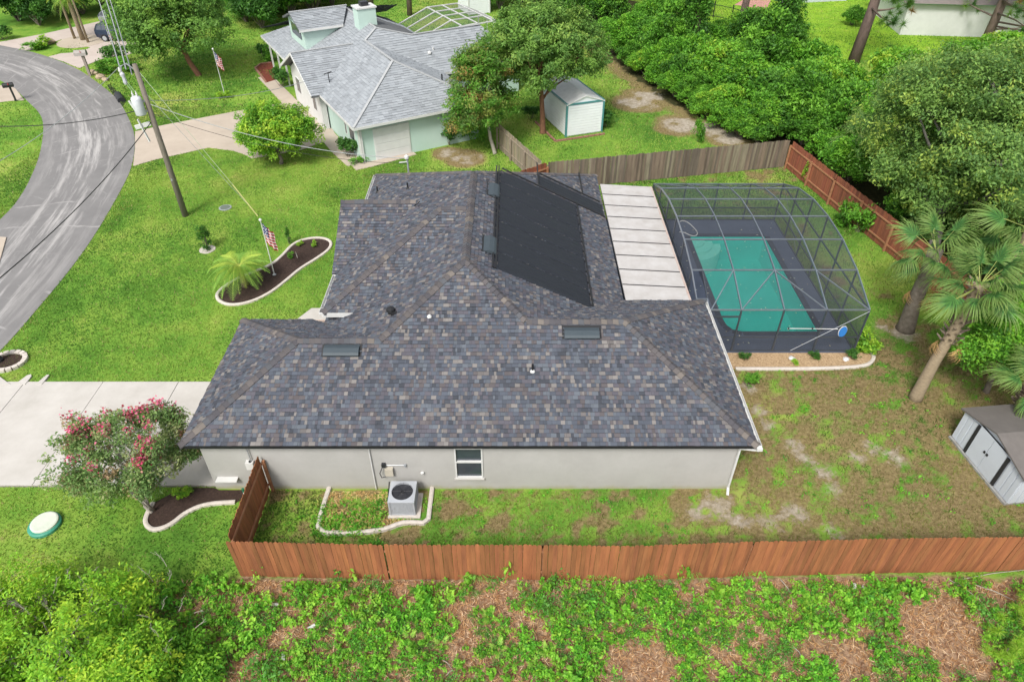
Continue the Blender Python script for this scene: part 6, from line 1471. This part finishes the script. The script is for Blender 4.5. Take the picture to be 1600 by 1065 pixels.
# --- weeds of the lot
def weed_mesh(seed, n, rad, h, leaf, pal):
    r = np.random.RandomState(seed); k = 9; P = np.stack([r.normal(size=k)*rad*.5, r.normal(size=k)*rad*.5, h*(.35 + .6*r.rand(k))], 1); V, C = foliage(r, P, rad*.42, n//k, leaf, pal, .5, .9, .8); V[:, 2] = np.maximum(V[:, 2], .02); return fast_mesh('weed_plant', V, None, LEAF, C)
WPAL = [(.065, .22, .018, 3), (.10, .29, .022, 3), (.16, .36, .03, 1.8), (.035, .13, .016, 1.4)]
WEED = [weed_mesh(400 + i, 190, .30, .34, .075, [WPAL, WPAL, WPAL + YGREEN[:1], WPAL][i % 4]) for i in range(3)] + [weed_mesh(403, 130, .28, .26, .10, [(.14, .32, .03, 2), (.20, .36, .04, 2)]), weed_mesh(404, 260, .42, .24, .06, [(.06, .17, .03, 3), (.09, .22, .04, 2)]), weed_mesh(405, 120, .24, .42, .11, [(.09, .25, .02, 3), (.15, .31, .03, 2)])]
r = np.random.RandomState(91); cand = np.stack([r.uniform(-14, 17, 9000), r.uniform(6.4, 11.55, 9000)], 1)
dens = fbm(cand[:, 0], cand[:, 1], .7, 41)*.45 + fbm(cand[:, 0], cand[:, 1], 2.4, 43)*.55 - sstep(6, 14, cand[:, 0])*.0 - np.where(cand[:, 0] < -8.6, .0, 0) + .035
bare = sum(blob(cand[:, 0], cand[:, 1], G(px, py).x, G(px, py).y, rx) for px, py, rx in [(330, 1000, 1.3), (400, 1030, 1.2), (440, 980, .7), (720, 1040, 1.0), (715, 960, .7), (860, 990, .6), (990, 1050, 1.3), (1400, 960, 1.1), (1330, 1040, 1.0), (1500, 1000, 1.4), (1450, 900, .7), (1560, 920, 1.0), (1260, 1030, .7), (560, 1030, .6), (620, 940, .5), (900, 940, .5), (1080, 940, .6), (1130, 1030, .6), (500, 930, .4)])
ok = (dens - .20*np.clip(bare, 0, 1) > .450); cand = cand[ok]; kept = []
for p in cand:
    if all((p[0]-q[0])**2 + (p[1]-q[1])**2 > .036 for q in kept): kept.append(p)
kept.sort(key=lambda p: p[1])
WV = []; WC = []
nobj = 0
for i, p in enumerate(kept):
    s = rr.uniform(.4, 1.05)*(1.5 if rr.random() < .12 else 1.0)
    if i % max(1, len(kept)//290) == 0 and nobj < 295:
        o = link('weed_plant', WEED[i % 6], None, (p[0], p[1], 0), rr.uniform(0, 6.28), (s*1.1, s*1.1, s*rr.uniform(.8, 1.6))); tag(o, 'bright green leafy weed growing in the litter of the lot', 'weed', 'weeds of the vacant lot'); nobj += 1
    else:
        me = WEED[i % 6]; n = len(me.vertices); v = np.empty(n*3, np.float32); me.vertices.foreach_get('co', v); v = v.reshape(-1, 3); c = np.empty(n*4, np.float32); me.color_attributes['Col'].data.foreach_get('color', c); a = rr.uniform(0, 6.28)
        R2 = np.array([[math.cos(a), -math.sin(a), 0], [math.sin(a), math.cos(a), 0], [0, 0, 1]]); WV.append((v*s) @ R2.T + np.array([p[0], p[1], 0])); WC.append(c.reshape(-1, 4)[:, :3]*rr.uniform(.8, 1.15))
if WV:
    o = link('weed_cover', fast_mesh('weed_cover', np.concatenate(WV), None, LEAF, np.concatenate(WC))); tag(o, 'mass of low green weeds covering the vacant lot', 'weeds', kind='stuff')
for k, (px, py, s) in enumerate([(410, 893, 1.3), (530, 893, 1.2), (800, 895, 1.5), (570, 898, 1.2), (860, 905, 1.1), (1065, 905, 1.0)]):
    o = link('tall_weed', WEED[k], None, G(px, py), k, (s, s, s*2.0)); tag(o, 'taller leafy weed growing against the front of the stained fence', 'weed', 'tall weeds against the stained fence')
SEED = fan_leaf(21, 14, .27, .15, .3, True, ((.15, .29, .04), (.19, .32, .05)), (.3, .36, .08))
for k, (px, py) in enumerate([(300, 1005), (765, 965), (855, 1020), (837, 1045), (690, 1010), (1192, 1058), (780, 1015), (640, 1000)]):
    t = thing('palm_seedling', 'yellow-green fan palm seedling among the weeds of the lot', 'plant', G(px, py), k, 'palm seedlings of the lot')
    for j in range(4): o = link('leaf', SEED, t, loc=(0, 0, .05), scale=.62); o.rotation_euler = (0, -.7 + .15*j, j*1.6)
for k, (px, py, s) in enumerate([(1585, 975, 1.0), (1560, 1030, .8), (1600, 1045, .9)]):
    t = thing('pine_sapling', 'bushy yellow-green pine sapling at the end of the lot', 'tree', G(px, py), k, 'pine saplings of the lot'); MB().tube([(0, 0, 0), (0, 0, .8*s)], .02, 5).build('trunk', BARK, t)
    r = np.random.RandomState(500 + k); tips = r.normal(size=(16, 3))*np.array([.28, .28, .2])*s + np.array([0, 0, .7*s]); idx = np.repeat(np.arange(16), 90); d = unit(r.normal(size=(len(idx), 3)) + np.array([0, 0, .5])); L = .26*(.6 + .5*r.rand(len(idx)))[:, None]; b = unit(np.cross(d, r.normal(size=d.shape)))*.008
    V = np.stack([tips[idx] - b, tips[idx] + b, tips[idx] + d*L], 1).reshape(-1, 3); link('needles', fast_mesh('needles', V, None, LEAF, np.repeat(pick(r, [(.20, .33, .03, 3), (.13, .25, .025, 2), (.28, .36, .06, 1)], len(idx)), 3, 0), n=3), t)
# dry needles, straw and twigs of the lot
r = np.random.RandomState(93); n = 36000; x = r.uniform(-12, 17, n); y = r.uniform(6.2, 11.7, n); a = r.uniform(0, math.pi, n); L = r.uniform(.08, .30, n)[:, None]; z = r.uniform(.01, .09, n)
d = np.stack([np.cos(a), np.sin(a), r.uniform(-.12, .25, n)], 1); b = np.stack([-np.sin(a), np.cos(a), np.zeros(n)], 1)*.009; C0_ = np.stack([x, y, z + (fbm(x, y, .8, 5) - .5)*.1], 1)
V = np.stack([C0_ - d*L/2, C0_ + b, C0_ + d*L/2, C0_ - b], 1).reshape(-1, 3); cc = np.repeat(pick(r, [(.30, .16, .07, 3), (.42, .27, .14, 3), (.20, .10, .05, 2), (.55, .42, .28, 1.2), (.12, .06, .035, 1)], n), 4, 0)
o = link('dry_litter', fast_mesh('dry_litter', V, None, LEAF, cc)); tag(o, 'dry pine needles and straw on the lot', 'litter', kind='stuff')
for k, (pa, pb) in enumerate([((688, 1028), (707, 1046)), ((707, 1046), (696, 1056)), ((1480, 903), (1535, 940)), ((1520, 912), (1590, 940)), ((1500, 905), (1600, 890)), ((1220, 905), (1240, 935)), ((1240, 1010), (1255, 1030))]):
    A_ = G(*pa, .07); B_ = G(*pb, .06); o = MB().tube([A_, (A_ + B_)/2 + Vector((.02, .03, .03)), B_], [.018, .015, .008], 5).build('dead_branch', PALEBARK); tag(o, 'bare grey dead branch lying on the litter of the lot', 'branch', 'dead branches on the lot')
for k, (px, py) in enumerate([(430, 945), (487, 980), (1335, 917), (443, 1026), (1352, 920)]):
    o = MB().box((0, 0, .03), (.22, .09, .05), .6*k).build('litter_scrap', WHITE, loc=G(px, py, .02)); tag(o, 'scrap of white litter lying among the lot weeds', 'litter', 'white litter scraps')
# --- grass blades: lawns and yards
def grass(name, label, box, density, hgt, seed, wd=.016, keep=None, tint=1.0):
    r = np.random.RandomState(seed); x0, x1, y0, y1 = box; n = int((x1-x0)*(y1-y0)*density); x = r.uniform(x0, x1, n); y = r.uniform(y0, y1, n)
    d, s, lo, f, n3 = masks(x, y); n1 = fbm(x, y, .5, 61); n2 = fbm(x, y, 2.0, 67)
    n7 = fbm(x, y, 5.5, 63)
    ok = r.rand(n) > np.clip(d*.6 + (d > .1)*1.8*(n7 - .45) + s*1.2 + lo*2 + f, 0, 1)
    if keep is not None: ok &= keep(x, y)
    # cut away paving, beds and buildings
    for poly in PAVED: ok &= ~inpoly(x, y, poly)
    ok &= (y*math.tan(R_(65.5)) > 9) & (np.abs(x) < (y*.777 + 12)*.80)
    x, y, d, n1, n2 = (v[ok] for v in (x, y, d, n1, n2)); n = len(x)
    h = hgt*(.5 + .8*r.rand(n))*(1 + .6*(n2 - .5)); a = r.uniform(0, 6.28, n); ln = r.uniform(.2, .9, n)*h
    bs = np.stack([x, y, np.zeros(n)], 1); tp_ = bs + np.stack([np.cos(a)*ln, np.sin(a)*ln, h], 1); b = np.stack([-np.sin(a), np.cos(a), np.zeros(n)], 1)*wd
    V = np.stack([bs - b, bs + b, tp_], 1).reshape(-1, 3)
    t = np.clip((n1 - .5)*2.0 + (n2 - .5)*1.2 + (fbm(x, y, .16, 83) - .5)*3.0 + r.normal(size=n)*.22 + .48, 0, 1)[:, None]; c = np.array((.06, .155, .017))*(1 - t) + np.array((.24, .345, .055))*t
    dry = (r.rand(n) < (.05 + .55*d))[:, None]; c = np.where(dry, np.array((.30, .25, .11)), c)*tint; c = np.where((d > .1)[:, None] & ~dry, c*np.array((.92, .68, .9)), c)
    o = link(name, fast_mesh(name, V, None, BLADE, np.repeat(c, 3, 0), n=3)); tag(o, label, 'grass', kind='stuff'); return n
PAVED = [[(p.x, p.y) for p in smooth(ROAD_OUT)] + [(p.x, p.y) for p in smooth(ROAD_IN)][::-1], [(p.x, p.y) for p in NDRIVE], [(p.x, p.y) for p in FDRIVE], [(p.x, p.y) for p in WALK], [(p.x, p.y) for p in WALK2], [(-25.6, 15.35), (-10.2, 15.35), (-10.2, 20.8), (-23, 20.8)], [(p.x, p.y) for p in smooth(KID, 2, True)],
         [(-10.7, 20.9), (-10.2, 24.4), (-9.4, 25.85), (-6.2, 25.9), (-6.2, 20.9)], [(-10.3, 15.2), (7.5, 15.2), (7.5, 22.5), (14.8, 22.5), (14.8, 34.3), (-6.9, 34.3), (-6.9, 21.2), (-10.3, 21.2)], [(p.x, p.y) for p in smooth(B2)] + [(-8.6, 15.3), (-10.2, 15.3), (-11.5, 15.3)], [(p.x, p.y) for p in B4] + [(14.8, 22.6), (7.7, 22.6)],
         [tuple((Vector((-9.827, 41.126, 0)) + Matrix.Rotation(R_(29.5), 3, 'Z') @ Vector((u, v, 0))).xy) for u, v in ((.4, .4), (9, .4), (16, 7), (16, 13), (11, 23), (0, 23), (0, 7))], [(p.x, p.y) for p in LDRIVE]]
PAVED.append([(p.x, p.y) for p in smooth(B3, 1)] + [(-3.3, 15.2), (-6.3, 15.2)])
grass('lawn_grass', 'bright mown grass of the front lawn', (-32, -6, 10.8, 52), 300, .075, 801)
grass('street_grass', 'mown grass across the road', (-42, -22, 22, 70), 60, .09, 802, .03)
grass('yard_grass', 'thin patchy grass of the back yard', (-8.4, 23, 11.9, 22.6), 420, .085, 803, .014, tint=.88)
grass('strip_grass', 'rough grass between pool cage and fences', (-7, 22, 22.5, 41), 220, .08, 804, .018)
grass('neighbour_grass', 'lush grass of the neighbouring lawns', (-12, 30, 36, 72), 90, .09, 805, .03)
grass('far_grass', 'grass behind the mint house and on the far lawn', (-34, 45, 52, 95), 26, .11, 806, .05)
# dry straw in the condenser bed
r = np.random.RandomState(96); n = 2600; x = r.uniform(-6.75, -3.2, n); y = r.uniform(13.25, 15.1, n); ok = (fbm(x, y, 1.5, 77) > .44) & inpoly(x, y, [(p.x, p.y) for p in B3]) & ~((x > -4.25) & (x < -3.0) & (y > 13.95)); x, y = x[ok], y[ok]; n = len(x); a = r.uniform(0, math.pi, n); L = r.uniform(.06, .2, n)[:, None]
d = np.stack([np.cos(a), np.sin(a), r.uniform(-.1, .3, n)], 1); b = np.stack([-np.sin(a), np.cos(a), np.zeros(n)], 1)*.012; C0_ = np.stack([x, y, r.uniform(.03, .10, n)], 1)
V = np.stack([C0_ - d*L/2, C0_ + b, C0_ + d*L/2, C0_ - b], 1).reshape(-1, 3); o = link('bed_straw', fast_mesh('bed_straw', V, None, LEAF, np.repeat(pick(r, [(.40, .28, .12, 3), (.30, .19, .08, 2), (.48, .38, .2, 1)], n), 4, 0))); tag(o, 'dry tan straw in the kerbed air conditioner bed', 'straw', kind='stuff')
# grass tufts along the foot of the stained fence
for k, (px, py) in enumerate([(925, 896), (950, 897), (1005, 898), (1020, 897), (735, 900), (748, 901), (1075, 896), (600, 893), (1160, 892), (1185, 893)]):
    q = G(px, py) ; m_ = 60; a = r.uniform(0, 6.28, m_); L = r.uniform(.25, .5, m_); bs = np.stack([r.normal(size=m_)*.05, r.normal(size=m_)*.05, np.zeros(m_)], 1); o1 = np.stack([np.cos(a), np.sin(a), np.zeros(m_)], 1); mid_ = bs + o1*(L*.35)[:, None] + np.array([0, 0, 1.])*(L*.75)[:, None]; tp1 = bs + o1*(L*.95)[:, None] + np.array([0, 0, .6])*L[:, None]; sd1 = np.stack([-np.sin(a), np.cos(a), np.zeros(m_)], 1)*.010
    V = np.concatenate([np.stack([bs - sd1, bs + sd1, mid_ + sd1, mid_ - sd1], 1), np.stack([mid_ - sd1, mid_ + sd1, tp1 + sd1*.2, tp1 - sd1*.2], 1)]).reshape(-1, 3); o = link('grass_tuft', fast_mesh('grass_tuft', V, None, LEAF, np.tile(np.array([.13, .24, .04]), (len(V), 1))), None, q); tag(o, 'arching grass tuft at the foot of the stained fence', 'grass tuft', 'grass tufts along the stained fence')
# clover and broad weeds of the side yard
r = np.random.RandomState(95); n = 2600; x = r.uniform(-8.2, 22, n); y = r.uniform(12.1, 22, n); d, s, lo, f, n3 = masks(x, y); ok = (d + s < .55) & ~inpoly(x, y, PAVED[8]) & ~inpoly(x, y, PAVED[10]) & (fbm(x, y, 1.1, 71) > .48); P = np.stack([x, y, np.full(n, .05)], 1)[ok]
V, C = foliage(r, P, .14, 9, .075, WPAL, .6, .3, 1.2); V[:, 2] = np.maximum(V[:, 2], .01); o = link('yard_weeds', fast_mesh('yard_weeds', V, None, LEAF, C)); tag(o, 'low broad-leaved weeds in the yard grass', 'weeds', kind='stuff')
P = np.stack([r.uniform(-6.6, -4.3, 150), r.uniform(13.3, 14.6, 150), np.full(150, .1)], 1); V, C = foliage(r, P, .18, 16, .11, WPAL + [(.30, .24, .08, 2)], .3, .6, .8); o = link('bed_weeds', fast_mesh('bed_weeds', V, None, LEAF, C)); tag(o, 'tall weeds filling the kerbed bed left of the air conditioner', 'weeds', kind='stuff')
